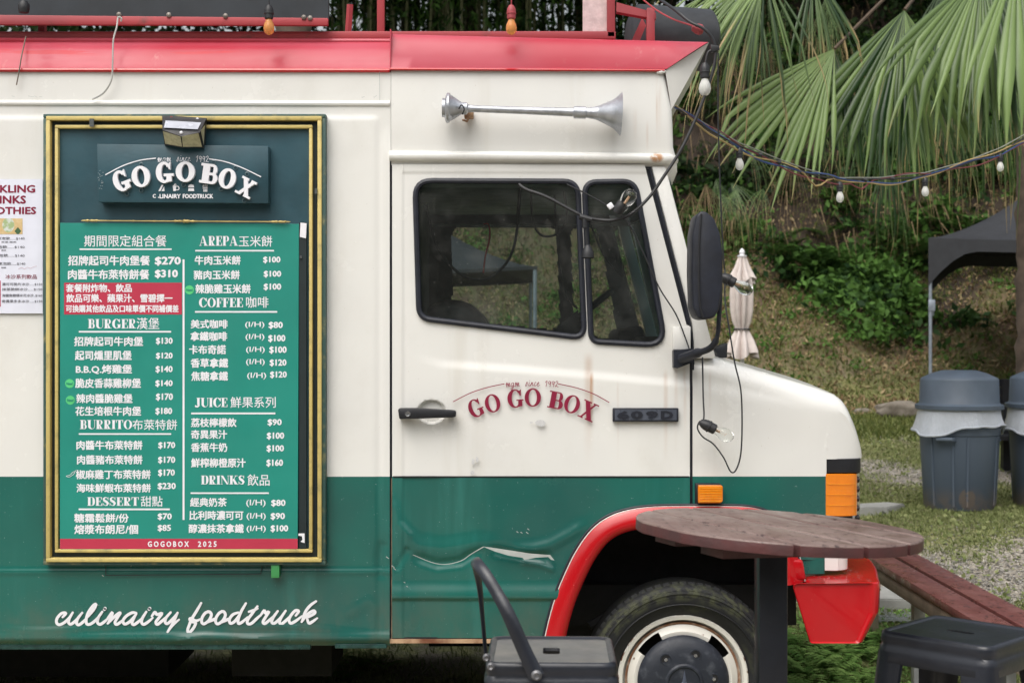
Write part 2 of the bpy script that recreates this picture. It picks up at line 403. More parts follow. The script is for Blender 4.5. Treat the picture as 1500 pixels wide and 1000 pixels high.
# ------------------------------------------------------------------ shared materials
cream = (.80, .765, .68); green = (.012, .115, .095); red = (.50, .012, .012)
def paint(name, kind):
    m = Mat(name)
    big = m.noise(1.6, 3); fine = m.noise(22, 6); sp = m.noise(160, 3)
    streak = m.noise(9, 5, .6, (1, 1, .10)); x, y, z = m.x, m.y, m.z
    cr = m.mix(big.ramp(.3, .75), (.765, .760, .725), (.715, .710, .685))
    cr = m.mix(streak.ramp(.56, .80) * .22, cr, (.50, .45, .36))
    if kind == 'cream': col = cr; rr = (fine - .5) * .12 + .30
    elif kind == 'two':
        gr = m.mix(big.ramp(.35, .7), (.010, .125, .100), (.014, .095, .082))
        gr = m.mix(streak.ramp(.52, .75) * .45, gr, (.035, .20, .17))
        gr = m.mix(sp.gt(.735), gr, (.30, .42, .40))
        gr = m.mix(z.ramp(.80, .54) * m.noise(5, 6, .65, (1, 1, .6)).ramp(.38, .68) * .38, gr, (.13, .115, .085))
        cr = m.mix(m.noise(2.2, 6, .7, (1, 1, .7)).ramp(.50, .72) * .16, cr, (.46, .43, .36)); cr = m.mix(m.noise(110, 4).ramp(.70, .76) * .5, cr, (.40, .35, .28))
        # rust streaks on the door, each with its own place, width and length
        rust = None
        for (px, w, y0, y1, a) in ((962, 2.5, 108, 225, .34), (965, 7, 120, 228, .12), (930, 5, 160, 215, .10), (948, 3, 180, 228, .14), (866, 5, 545, 640, .55), (862, 10, 520, 700, .22), (1003, 4, 540, 650, .25), (975, 5, 545, 700, .22), (1040, 3, 545, 640, .1), (905, 3, 560, 700, .14), (990, 5, 500, 690, .18)):
            g = (x - X(px)).abs().ramp(w * PX, 0) * z.ramp(Z(y1), Z(y0 + 18)) * z.ramp(Z(y0 - 8), Z(y0 + 12)) * (m.noise(30, 4, .6, (1, 1, .12)).ramp(.25, .6)) * min(a * 1.5, .8)
            rust = g if rust is None else rust.mx(g)
        # rain-carried rust at the roof joint and the front corner of the cab
        for (px, py, w, h, a) in ((961, 232, 12, 9, .95), (958, 103, 14, 5, .35)):
            g = ((x - X(px)) * (1 / (w * PX))).pow(2) + ((z - Z(py)) * (1 / (h * PX))).pow(2)
            g = g.ramp(1.0, .15) * m.noise(55, 4).ramp(.38, .56) * a
            rust = rust.mx(g)
        cr = m.mix(rust, cr, (.42, .20, .075))
        col = m.mix(z.gt(Z(697.5)), gr, cr)
        rr = (fine - .5) * .14 + m.noise(3, 3) * .2 + .14
    elif kind == 'roof':
        fade = m.noise(2.2, 4, .6, (.5, 1, 1)).ramp(.35, .68)
        col = m.mix(fade, (.41, .026, .048), (.47, .070, .102))
        band = m.noise(3, 4, .6, (.6, 1, 9)).ramp(.60, .72) * x.lt(X(571))
        col = m.mix(band * .8, col, (.47, .008, .02))
        col = m.mix(m.noise(12, 5, .6, (.8, 1, .5)).ramp(.62, .8) * .5, col, (.55, .33, .28))
        rr = (fine - .5) * .2 + .36
    elif kind == 'red':
        col = m.mix(big.ramp(.3, .7), (.50, .006, .010), (.41, .006, .010)); rr = (fine - .5) * .1 + .2
        col = m.mix(sp.gt(.74), col, (.62, .3, .28))
    elif kind == 'rack':
        col = m.mix(big.ramp(.3, .7), (.40, .05, .06), (.30, .045, .055))
        col = m.mix(m.noise(18, 6).ramp(.58, .78) * .7, col, (.16, .05, .045)); rr = (fine - .5) * .2 + .5
    m.set('Base Color', col); m.set('Roughness', rr)
    m.set('Specular IOR Level', {'roof': .3}.get(kind, .5)); m.set('Coat Weight', {'rack': 0.0, 'roof': .06, 'red': .2}.get(kind, .3)); m.set('Coat Roughness', .08)
    m.bump((m.noise(2.4, 2) * 1.0) + m.noise(6, 2, .5, (1, 1, .5)) * .35 + (fine * .06), .3 if kind in ('two', 'cream') else .15, .012)
    return m.m
M_two = paint('truck_paint', 'two'); M_cream = paint('cream_paint', 'cream'); M_roof = paint('faded_red_paint', 'roof')
M_red = paint('red_paint', 'red'); M_rack = paint('weathered_red_paint', 'rack')
M_white = simple('white_vinyl', (.82, .82, .86), .4, var=.03)
M_rubber = simple('rubber', (.012, .015, .026), .5, var=.2, scale=20, bump=.1)
M_black = simple('black_plastic', (.009, .010, .014), .5, var=.2, bump=.15, bscale=200)
M_dark = simple('dark_chassis', (.010, .010, .011), .8, var=.2)
M_darkin = simple('cab_interior', (.11, .13, .13), .7, var=.2)
M_liner = simple('cab_liner', (.42, .46, .44), .8, var=.15)
M_maroon = simple('maroon_vinyl', (.25, .012, .045), .35, var=.08)
M_chrome = simple('worn_chrome', (.62, .64, .67), .22, .95, var=.12, scale=40, bump=.2, bscale=120)
M_rust = simple('rusty_steel', (.50, .33, .20), .8, var=.3, scale=12, col2=(.16, .055, .025), amount=.5, bump=.4)
M_board = simple('teal_board', (.028, .083, .108), .38, var=.16, scale=5, bump=.1)
M_boarddk = simple('board_dark_gap', (.006, .016, .018), .6)  # near-black teal for the frame recess, flap seam and black strip
M_gold = simple('gold_paint', (.58, .46, .16), .45, var=.12, scale=20, col2=(.22, .20, .10), amount=.66, bump=.3, bscale=90)
M_greenedge = simple('green_board_edge', (.035, .085, .075), .55, var=.15, scale=24, col2=(.35, .30, .12), amount=.68)
M_menu = simple('menu_green', (.013, .255, .200), .42, var=.06, scale=3)
M_menured = simple('menu_red', (.50, .035, .075), .42, var=.05, scale=5)
M_badge = simple('badge_green', (.10, .60, .22), .4, var=.05)
M_paper = simple('poster_paper', (.74, .76, .86), .45, var=.03)
M_film = simple('peeled_film', (.46, .49, .47), .5, var=.1)
M_wire = simple('cable_black', (.02, .021, .024), .5, var=.1)
M_steel = simple('dark_painted_steel', (.015, .018, .027), .36, var=.2, scale=8, bump=.15, bscale=90, coat=.15)
M_seat = simple('scuffed_steel', (.075, .078, .080), .42, var=.16, scale=9, col2=(.13, .125, .11), amount=.55, bump=.12, coat=.25)
def glass(name, tint, dust_haze=.03):
    m = Mat(name); nt = m.nt; nt.nodes.remove(m.bs)
    t = nt.nodes.new('ShaderNodeBsdfTransparent'); t.inputs[0].default_value = (*tint, 1)
    g = nt.nodes.new('ShaderNodeBsdfGlossy'); g.inputs['Roughness'].default_value = .02
    df = nt.nodes.new('ShaderNodeBsdfDiffuse'); df.inputs[0].default_value = (.45, .46, .44, 1)
    fr = nt.nodes.new('ShaderNodeFresnel'); fr.inputs['IOR'].default_value = 1.5
    n = m.noise(9, 5).ramp(.4, .8) * .07 + dust_haze + m.noise(150, 2).gt(.74) * .35  # dust, with an even veil standing in for reflected haze
    mx = nt.nodes.new('ShaderNodeMixShader'); nt.links.new(fr.outputs[0], mx.inputs[0]); nt.links.new(t.outputs[0], mx.inputs[1]); nt.links.new(g.outputs[0], mx.inputs[2])
    m2 = nt.nodes.new('ShaderNodeMixShader'); nt.links.new(n.v, m2.inputs[0]); nt.links.new(mx.outputs[0], m2.inputs[1]); nt.links.new(df.outputs[0], m2.inputs[2])
    nt.links.new(m2.outputs[0], m.out.inputs[0]); return m.m
M_glass = glass('window_glass', (.54, .63, .62), .024); M_glassf = glass('far_glass', (.84, .90, .88), .006); M_wind = glass('dark_reflection_windscreen', (.11, .18, .19), .015)  # the windscreen's dark reflection is put into its tint
M_bolt = simple('dull_bolt_head', (.20, .20, .21), .4, .6, var=.3, scale=60)
def clear(name, col, rough=.05, emit=None, tr=1.0):
    m = Mat(name); m.set('Base Color', col); m.set('Transmission Weight', tr); m.set('Roughness', rough); m.set('IOR', 1.3)
    return m.m
M_bulb = clear('clear_bulb', (.95, .97, .95), .08); M_frost = clear('frosted_bulb', (.92, .93, .90), .35, tr=.45); M_bulbamber = clear('amber_bulb', (.95, .45, .15), .2, tr=.5)
def amber():
    m = Mat('amber_lens'); w = (m.z * 900).v
    m.set('Base Color', m.mix(m.noise(30, 3), (.85, .26, .01), (.70, .17, .005))); m.set('Roughness', .12); m.set('Coat Weight', .6)
    return m.m
M_amber = amber()
# ------------------------------------------------------------------ ground
def gz(x, y):
    """ground height: flat under the truck, gently rising lawn, then a bank and a plateau"""
    d = np.asarray(y, float) + CD; x = np.asarray(x, float)
    z = .018 + .088 * np.clip(d - 6.5, 0, 10.3) + .02 * np.clip(d - 16.8, 0, 40)
    b = 16.9 + .5 * np.sin(x * .45 + 1) + .25 * np.sin(x * 1.3)
    t = np.clip(d - b, 0, None)
    slope = .60 * np.minimum(t, 3.0) + .95 * np.clip(t - 3.0, 0, 1) * np.minimum(np.clip(t - 3.0, 0, 9), 2.9 + 2.6 * np.clip((x - 2.8) / 2.5, 0, 1))
    z = z + slope + .12 * np.sin(x * 1.7 + y * 1.1) * np.clip(t, 0, 1) + .10 * np.sin(x * 3.1 - y * 2.3) * np.clip(t, 0, 1)
    z = z + .015 * np.sin(x * 2.1 + 1) * np.sin(y * 1.7) * np.clip(d - 7, 0, 1) + .10 * np.exp(-((x - 3.9) / .8) ** 2 - ((d - 9.6) / .5) ** 2)
    return z
def gravel(x, y):
    d = np.asarray(y, float) + CD; x = np.asarray(x, float)
    w = .35 * np.sin(x * 1.9 + d) + .2 * np.sin(x * 4.3 - d * 2.7)
    g1 = .9 * np.exp(-((d - 12.0 + w) / .6) ** 2) * np.clip((6.0 - x) / 1.5, 0, 1)
    g2 = np.exp(-((d - 8.7 - .25 * (x - 2.5) + w * .6) / .65) ** 2)
    g3 = .25 * np.clip((7.2 - d) / .8, 0, 1) * np.clip((1.15 - x) / .3, 0, 1)
    g4 = .35 * np.exp(-((d - 14.2 + w) / .5) ** 2)
    g5 = np.clip((4.5 - d) / .5, 0, 1) * .8
    return np.clip(g1 + g2 + g3 + g4 + g5, 0, 1)
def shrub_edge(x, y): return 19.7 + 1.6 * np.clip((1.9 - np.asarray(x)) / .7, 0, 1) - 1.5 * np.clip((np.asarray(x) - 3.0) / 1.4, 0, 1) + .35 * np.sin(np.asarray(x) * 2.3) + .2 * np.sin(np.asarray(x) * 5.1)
def axis(lo, hi, step, far, n=14):
    a = np.arange(lo, hi, step); g = np.geomspace(1, far - max(abs(lo), abs(hi)) + 1, n) - 1
    return np.concatenate([(lo - g[1:])[::-1], a, a[-1] + step + g])
gx = axis(-7, 12, .12, 160); gy = axis(-6, 24, .12, 180)
GX, GY = np.meshgrid(gx, gy, indexing='ij'); GZ = gz(GX, GY)
V = np.stack([GX, GY, GZ], -1).reshape(-1, 3); ny = len(gy)
ii, jj = np.meshgrid(np.arange(len(gx) - 1), np.arange(ny - 1), indexing='ij'); q = (ii * ny + jj).ravel()
m = Mat('ground_soil')
gr = m.attr('gravel'); bank = m.attr('bank')
n1, n2, n3 = m.noise(1.3, 5), m.noise(9, 6), m.noise(60, 4)
vd, vc = m.voro(38); vs2, _ = m.voro(70)
soil = m.mix(n2.ramp(.3, .7), (.21, .175, .125), (.15, .13, .085))
moss = m.mix(n2.ramp(.35, .65), (.16, .18, .06), (.24, .23, .09))
lawn = m.mix((n1 * .6 + n2 * .4).ramp(.40, .56), soil, moss)
stone = m.mix(vd.ramp(.1, .6), (.50, .47, .42), (.27, .245, .20)); hsv = m.nt.nodes.new('ShaderNodeSeparateColor'); m.nt.links.new(vc, hsv.inputs[0])
stone = m.mix(E(m.nt, hsv.outputs[0]) * .6, stone, (.34, .29, .23))
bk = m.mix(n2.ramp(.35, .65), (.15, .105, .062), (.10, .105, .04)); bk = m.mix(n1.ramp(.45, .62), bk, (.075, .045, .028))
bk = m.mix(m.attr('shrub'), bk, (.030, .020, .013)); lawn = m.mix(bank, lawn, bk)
m.set('Base Color', m.mix((gr * 1.1 + (n2 - .5) * .9 + (n3 - .5) * .5).ramp(.35, .6), lawn, stone))
m.set('Roughness', .95); m.bump(n3 * .5 + vs2 * .6 + n2 * .8, .8, .02)
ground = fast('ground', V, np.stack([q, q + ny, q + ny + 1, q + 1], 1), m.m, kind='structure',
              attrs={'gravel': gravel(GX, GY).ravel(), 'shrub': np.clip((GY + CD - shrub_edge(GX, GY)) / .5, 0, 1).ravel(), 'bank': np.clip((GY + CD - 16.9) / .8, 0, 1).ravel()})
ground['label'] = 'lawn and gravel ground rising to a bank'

# ------------------------------------------------------------------ the food truck
truck = thing('food_truck', 'cream and green food truck with red roof edge and dented side door', 'food truck', (0, .95, 0))
GH = -.0
def seg_d(px, pz, a, b):
    a = np.array(a, float); b = np.array(b, float); ab = b - a
    t = np.clip(((px - a[0]) * ab[0] + (pz - a[1]) * ab[1]) / (ab @ ab), 0, 1)
    return np.hypot(px - (a[0] + ab[0] * t), pz - (a[1] + ab[1] * t)), t
def ridge(px, py, line, w, h):
    """raised or pressed crease along a polyline in photo pixels"""
    best = np.full(np.shape(px), 1e9); tt = np.zeros(np.shape(px)); n = len(line) - 1
    for i in range(n):
        d, t = seg_d(px, py, line[i], line[i + 1]); u = d < best; best = np.where(u, d, best); tt = np.where(u, (i + t) / n, tt)
    return h * np.exp(-(best / w) ** 2) * np.clip(np.sin(np.clip(tt, .02, .98) * math.pi) * 2.2, 0, 1)
def sst(a, b, v): t = np.clip((v - a) / (b - a), 0, 1); return t * t * (3 - 2 * t)
def panel(name, xl, xr, py0, py1, h, mat, step=2.6, holes=(), keep=None, y=0.0, parent=truck, side=1, label=None, back=.012):
    """side panel as a relief grid in photo-pixel space; xl/xr are functions of py; edges turned in"""
    nv = int(abs(py1 - py0) / step) + 1; pys = np.linspace(py0, py1, nv)
    L = np.array([xl(p) for p in pys]); Rr = np.array([xr(p) for p in pys]); nu = int((Rr.max() - L.min()) / step) + 1
    u = np.linspace(0, 1, nu); PXg = L[:, None] + (Rr - L)[:, None] * u[None]; PYg = np.repeat(pys[:, None], nu, 1)
    H = h(PXg, PYg); yy = y - H * side
    Vv = np.stack([X(PXg), yy, Z(PYg)], -1)
    a, b = np.meshgrid(np.arange(nv - 1), np.arange(nu - 1), indexing='ij'); a = a.ravel(); b = b.ravel()
    cx = (PXg[a, b] + PXg[a + 1, b + 1]) / 2; cy = (PYg[a, b] + PYg[a + 1, b + 1]) / 2
    ok = np.ones(len(a), bool)
    for hl in holes: ok &= ~inside(cx, cy, hl)
    if keep is not None: ok &= keep(cx, cy)
    qd = np.stack([a * nu + b, (a + 1) * nu + b, (a + 1) * nu + b + 1, a * nu + b + 1], 1)[ok]
    if side < 0: qd = qd[:, ::-1]
    # turned-in border
    V0 = Vv.reshape(-1, 3); bi = np.concatenate([np.arange(nu), nu * np.arange(1, nv) + nu - 1, (nv - 1) * nu + np.arange(nu - 2, -1, -1), nu * np.arange(nv - 2, 0, -1)])
    B = V0[bi].copy(); B[:, 1] += back * side; k = len(bi); n0 = len(V0)
    r = np.arange(k); r2 = (r + 1) % k
    bq = np.stack([bi[r], n0 + r, n0 + r2, bi[r2]], 1)
    if keep is not None or True:
        c = (V0[bi[r]] + V0[bi[r2]]) / 2; cpx = c[:, 0] / PX + 750; cpy = 500 - (c[:, 2] - CH) / PX
        if keep is not None: bq = bq[keep(cpx, cpy)]
    if side < 0: bq = bq[:, ::-1]
    o = fast(name, np.concatenate([V0, B]) - np.array(OFF.get(parent.name, Vector((0, 0, 0)))), np.concatenate([qd, bq]), mat, parent=parent, label=label)
    o.data.polygons.foreach_set('use_smooth', [True] * len(o.data.polygons)); o.data.set_sharp_from_angle(angle=R(40))
    OFF[o.name] = OFF[parent.name]; return o
lin = lambda y0, x0, y1, x1: (lambda p: x0 + (x1 - x0) * (p - y0) / (y1 - y0))

WIN = rpoly([(608, 265), (846, 266), (856, 495), (614, 466)], [24, 22, 16, 20], 6)
QUA = rpoly([(856, 267), (930, 266), (975, 506), (866, 500)], [18, 22, 24, 14], 6)
ARCH = [(797, 934), (803, 908), (812, 876), (825, 843), (842, 808), (862, 779), (884, 760), (912, 748), (950, 741.5), (1000, 740), (1060, 740), (1100, 742), (1128, 750), (1150, 768), (1166, 800), (1178, 850)]
archP = [(p[0] + 6, p[1] + 5) for p in ARCH]; ARCHHOLE = archP + [(1178, 1100), (800, 1100)]

def h_rear(px, py):
    h = .004 * sst(180, 170, py) * 0 + .004 * (sst(556, 548, px) * sst(168, 176, py))
    h = h + .005 * sst(830, 838, py) - .004 * sst(838, 842, py) + .007 * np.exp(-((py - 932) / 7) ** 2) - .02 * sst(936, 947, py)
    h = h + .003 * np.exp(-((py - 919 - 3 * np.sin(px / 37)) / 4.5) ** 2) * (np.sin(px / 53) + .7)
    h = h + .0045 * sst(556, 563, px) * sst(180, 230, py)
    h = h + ridge(px, py, [(562, 790), (556, 815), (560, 850)], 7, -.007) + ridge(px, py, [(500, 905), (540, 880), (560, 895)], 9, .003) + ridge(px, py, [(250, 938), (300, 930), (420, 936)], 4, .004)
    h = h + .0006 * np.sin(px / 70 + py / 90) + .0005 * np.sin(px / 31 - py / 47)
    return h
panel('body_side', lambda p: -620, lambda p: 572.5 if p < 237 else 571, 106, 946, h_rear, M_two, 3.2)
def crease(px):
    return np.interp(px, [560, 597, 612, 645, 750, 850, 1012, 1086, 1225, 1300], [480, 500, 521, 531, 538, 546, 561, 573, 594, 600])
def h_door(px, py):
    c = crease(px)
    h = .0065 * sst(c - 7, c + 10, py) * sst(590, 690, px) - .003 * sst(c + 9, c + 90, py) * sst(592, 640, px)
    h = h + .0035 * (sst(592, 589, px) + sst(255, 251, py) * (px > 589) )
    h = h + .011 * sst(848, 873, py) - .010 * sst(874, 880, py) - .006 * sst(880, 935, py)
    h = h + ridge(px, py, [(577, 762), (590, 786), (612, 799), (650, 803), (700, 795), (745, 797)], 12, .0055)
    h = h + ridge(px, py, [(600, 812), (640, 826), (675, 822), (710, 800)], 7, -.008)
    h = h + ridge(px, py, [(745, 804), (780, 804), (805, 798), (832, 784), (864, 763)], 9, .007)
    h = h + ridge(px, py, [(712, 803), (760, 812), (815, 818)], 8, -.008)
    h = h + ridge(px, py, [(576, 730), (584, 765), (606, 790)], 6, .005) + ridge(px, py, [(760, 822), (790, 826), (815, 836)], 4, .005)
    h = h + ridge(px, py, [(578, 838), (590, 815), (600, 800)], 5, -.005)
    h = h + .0008 * np.sin(px / 60 + py / 75) + .0005 * np.sin(px / 27 - py / 41)
    r = np.hypot((px - 632) / 21, (py - 603) / 18); h = h - .022 * sst(1.0, .86, r)
    return h
door = panel('door', lambda p: 574.6, lambda p: 944 + (p - 241) * 62 / 236 if p < 477 else 1010.3, 241, 934, h_door, M_two, 2.0,
             holes=(WIN, QUA), keep=lambda x, y: ~inside(x, y, ARCHHOLE), label='dented cream and green passenger door')
# black backing that shows in the door gaps
g = MB()
g.box((X(567), .014, Z(940)), (X(578), .03, Z(236))); g.box((X(1005), .014, Z(742)), (X(1018), .03, Z(474))); g.box((X(570), .010, Z(246)), (X(962), .03, Z(236)))
g.prism([(X(940), Z(238)), (X(958), Z(238)), (X(1016), Z(478)), (X(1000), Z(478))], .014, .03); g.build('door_gap', M_rubber, truck)
g = MB().tube(spline([(X(952), -.002, Z(246)), (X(972), -.004, Z(325)), (X(1011.5), -.004, Z(480)), (X(1012.5), .003, Z(560)), (X(1012.5), .003, Z(740))], 5), .0042, 6); g.build('door_seal', M_rubber, truck)
MB().tube([(X(573), .006, Z(242)), (X(573), .006, Z(700))], .0035, 6).build('door_seal', M_rubber, truck)
MB().tube([(X(573.6), .006, Z(700)), (X(573.6), .006, Z(935))], .0025, 6).build('door_seal', simple('dusty_seal', (.30, .22, .15), .8, var=.25, scale=20), truck)
MB().box((X(576), -.006, Z(698.6)), (X(1009), .012, Z(696.8))).build('stripe_trim', M_black, truck)
# sill
s = MB().box((X(571), .0, Z(941.5)), (X(800), .05, Z(935.5))); s.build('sill', M_rust, truck)
MB().box((X(571), .005, Z(936)), (X(802), .04, Z(933))).build('sill', M_black, truck)
bl = MB(); bl.box((X(-620), .012, Z(952)), (X(454), .05, Z(944)), .003); bl.box((X(490), .008, Z(950)), (X(566), .05, Z(943)), .003); bl.build('lower_lip', simple('lip_green', (.03, .10, .09), .3, var=.3, scale=30), truck)
# rear drip ledge, upper strip
MB().tube([(X(-620), .002, Z(150)), (X(571), .002, Z(152))], [.011, .011], 10).build('drip_rail', M_cream, truck)
# roof of the box body
def roof_strip(name, xa, xb, ztop_a, ztop_b, prof, mat, xa2=None, xb2=None, n=40):
    """prof: list of (height fraction 0..1, y)"""
    mb = MB(); Rn = []
    for f, y in prof:
        row = []
        for i in range(n + 1):
            t = i / n; lo = xa + (xb - xa) * t; hi = (xa2 or xa) + ((xb2 or xb) - (xa2 or xa)) * t
            px = lo + (hi - lo) * min(f, 1); zt = ztop_a + (ztop_b - ztop_a) * t
            row.append((X(px), y, Z(103 + (zt - 103) * f)))
        Rn.append(row)
    mb.rings(Rn, closed=False); return mb.build(name, mat, truck)
roof_strip('roof_side', -620, 571, 51, 52, [(0, -.004), (.05, .004), (.3, .014), (.6, .034), (.85, .064), (1, .10)], M_roof)
roof_strip('roof', -620, 571, 46, 46, [(.98, .10), (1.0, .13), (1.03, .3), (1.06, .95), (1.03, 1.6), (1.0, 1.8), (.6, 1.87), (0, 1.905)], M_roof)
MB().tube([(X(-620), -.006, Z(102.5)), (X(571), -.006, Z(104))], .0075, 8).build('roof_lip', M_red, truck)
MB().tube([(X(-620), .095, Z(49.5)), (X(571), .095, Z(52.5))], .0095, 8).build('roof_lip', M_roof, truck)
# cab roof band and peak
cabprof = [(0, -.010), (.02, -.014), (.05, -.010), (.35, -.004), (.7, .012), (.9, .030), (.97, .042), (1.0, .065)]
roof_strip('cab_roof_side', 573, 975, 45, 57, cabprof, M_roof, 573, 1042)
roof_strip('cab_roof', 573, 1042, 45, 57, [(1.0, .065), (1.02, .3), (1.05, .95), (1.02, 1.6), (1.0, 1.84)], M_roof)
MB().prism([(X(571.5), Z(104)), (X(573.2), Z(104)), (X(573.2), Z(44)), (X(571.5), Z(44))], -.012, 1.86).build('cab_roof_edge', M_roof, truck)
MB().tube([(X(572), -.012, Z(102.5)), (X(973), -.012, Z(104.5))], .005, 6).build('roof_lip', M_red, truck)
v = MB()   # underside of the peak and its cheek
A, B_, C_ = (X(974), -.008, Z(104)), (X(1042), .06, Z(57)), (X(984), .012, Z(160)); Bf, Cf = (X(1042), 1.84, Z(57)), (X(986), 1.86, Z(160))
Bm = (X(1058), .95, Z(57)); Cm = (X(1000), .95, Z(160))
v.add([A, B_, C_], [(0, 1, 2)]); v.add([B_, Bm, Bf, Cf, Cm, C_], [(0, 1, 4, 5), (1, 2, 3, 4)]); v.add([Bf, Cf, (A[0], 1.9, A[2])], [(0, 1, 2)])
v.build('roof_peak_underside', M_cream, truck, sharp=20)
MB().lathe([(0, -.018), (.006, -.014), (.009, 0), (.007, .014), (0, .02)], (X(968), -.008, Z(106)), (1, 0, .1), 10).build('roof_seal_lump', M_cream, truck)
# upper cab panel wrapping round the front
def plan(xr, ins=0.0, r=.024, xl=X(573), z=0):
    P = [(xl, ins), ((xl + xr) / 2, ins), (xr - r, ins)] + [(xr - r + r * math.sin(R(a)), ins + r - r * math.cos(R(a))) for a in (18, 36, 54, 72, 90)]
    P += [(xr + .03, .5), (xr + .04, .95)]; Q = [(x, 1.9 - y) for x, y in P[::-1][1:]]
    return [(x, y, z) for x, y in P + Q]
up = MB(); up.rings([plan(X(xr), ins, z=Z(py)) for py, xr, ins in ((104, 975, 0), (140, 981, -.002), (160, 985, -.003), (180, 986, -.004), (215, 987, -.004), (226, 990, 0), (240, 993, .004), (250, 994, .02), (262, 990, .045), (272, 981, .07))], closed=False)
up.build('cab_upper_panel', M_two, truck)
dr = [(X(571), -.006, Z(229))] + [(X(700), -.010, Z(229.5)), (X(850), -.010, Z(231)), (X(950), -.010, Z(232.5))] + [(X(985) - .04 + .05 * math.sin(R(a)), .04 - .05 * math.cos(R(a)), Z(233)) for a in (0, 30, 60, 90)] + [(X(993), .5, Z(233)), (X(995), .95, Z(233)), (X(993), 1.4, Z(233)), (X(985), 1.86, Z(233))]
MB().tube(dr, .019, 12, flat=.9).build('drip_rail', M_two, truck)
# pillars, windscreen
for y0, y1 in ((-.001, .05), (1.85, 1.901)):
    MB().bev([[(X(954), Z(243)), (X(975), Z(243)), (X(1012), Z(384)), (X(1049), Z(525)), (X(1015), Z(525)), (X(1014), Z(476))]], y0, y1, .008, 2).build('pillar', M_two, truck)
ws = MB(); ws.rings([[(X(980), .04, Z(245)), (X(988), .5, Z(243)), (X(990), .95, Z(243)), (X(988), 1.4, Z(243)), (X(980), 1.86, Z(245))], [(X(1046), .04, Z(522)), (X(1062), .5, Z(522)), (X(1066), .95, Z(522)), (X(1062), 1.4, Z(522)), (X(1046), 1.86, Z(522))]], closed=False)
ws.build('windscreen', M_wind, truck)
# window seals and glass
def to3(P, y): return [(X(p[0]), y, Z(p[1])) for p in P]
for nm, P, y in (('near', WIN, -.004), ('near', QUA, -.004), ('far', WIN, 1.905), ('far', QUA, 1.905)):
    MB().tube(to3(P, y), .0105 if y < 1 else .018, 8, closed=True, flat=.9).build('window_seal', M_rubber, truck)
    g = MB(); v, f = poly_fill([[(X(p[0]), Z(p[1])) for p in P]]); g.add([(a[0], y + (.010 if y < 1 else -.01), a[1]) for a in v], f)
    g.build('window_glass', M_glass if y < 1 else M_glassf, truck, smooth=False)
flat0 = lambda px, py: px * 0.0
shr = lambda P, k: [(sum(p[0] for p in P) / len(P) + (x - sum(p[0] for p in P) / len(P)) * k, sum(p[1] for p in P) / len(P) + (y - sum(p[1] for p in P) / len(P)) * k) for x, y in P]
dl = lambda p: 580; dr_ = lambda p: 940 + (p - 241) * 62 / 236 if p < 477 else 1004
panel('door_lining', dl, dr_, 245, 930, flat0, M_darkin, 4, holes=(shr(WIN, 1.0), shr(QUA, 1.0)), keep=lambda x, y: ~inside(x, y, ARCHHOLE), y=.045)
WI2 = rpoly([(630, 272), (838, 273), (846, 478), (632, 458)], 22, 6); QU2 = rpoly([(866, 274), (920, 274), (962, 496), (874, 486)], 18, 6)
panel('far_door_lining', dl, dr_, 245, 930, flat0, M_darkin, 4, holes=(WI2, QU2), y=1.84)
panel('far_door', lambda p: 576, lambda p: 944 + (p - 241) * 62 / 236 if p < 477 else 1008.5, 241, 934, flat0, M_two, 4, holes=(WIN, QUA), y=1.9, side=-1)
panel('far_body_side', lambda p: -620, lambda p: 569.5, 106, 946, flat0, M_two, 30, y=1.9, side=-1)
c = MB(); c.box((X(560), .05, Z(930)), (X(586), 1.88, Z(110))); c.build('bulkhead', M_darkin, truck)
MB().box((X(574), .03, Z(250)), (X(984), 1.86, Z(244))).build('headlining', M_liner, truck)
MB().box((X(-620), .06, Z(936)), (X(796), 1.84, Z(925))).build('floor_pan', M_dark, truck)
d_ = MB().bev([[(X(945), Z(600)), (X(955), Z(512)), (X(975), Z(490)), (X(1050), Z(505)), (X(1050), Z(600))]], .08, 1.82, .02); d_.bev([[(X(935), Z(520)), (X(940), Z(478)), (X(985), Z(470)), (X(1000), Z(520))]], 1.2, 1.75, .02); d_.build('dashboard', M_black, truck)
for yy in (.35, 1.2):
    MB().bev([[(X(625), Z(700)), (X(608), Z(480)), (X(618), Z(443)), (X(650), Z(432)), (X(690), Z(440)), (X(712), Z(470)), (X(735), Z(640)), (X(850), Z(650)), (X(850), Z(700))]], yy, yy + .42, .04, 3).build('seat', M_black, truck)
sw = MB(); C0 = Vector(W(843, 468, 6.62)); e1 = Vector((.78, 0, .62)); e2 = Vector((0, 1, 0))
sw.tube([tuple(C0 + e1 * .21 * math.cos(R(a)) + e2 * .21 * math.sin(R(a))) for a in range(0, 360, 15)], .014, 8, closed=True)
sw.tube([tuple(C0 - e2 * .2), tuple(C0 + e2 * .2)], .012, 6); sw.tube([tuple(C0), tuple(C0 + Vector((.2, 0, -.25)))], .02, 8); sw.build('steering_wheel', M_black, truck)
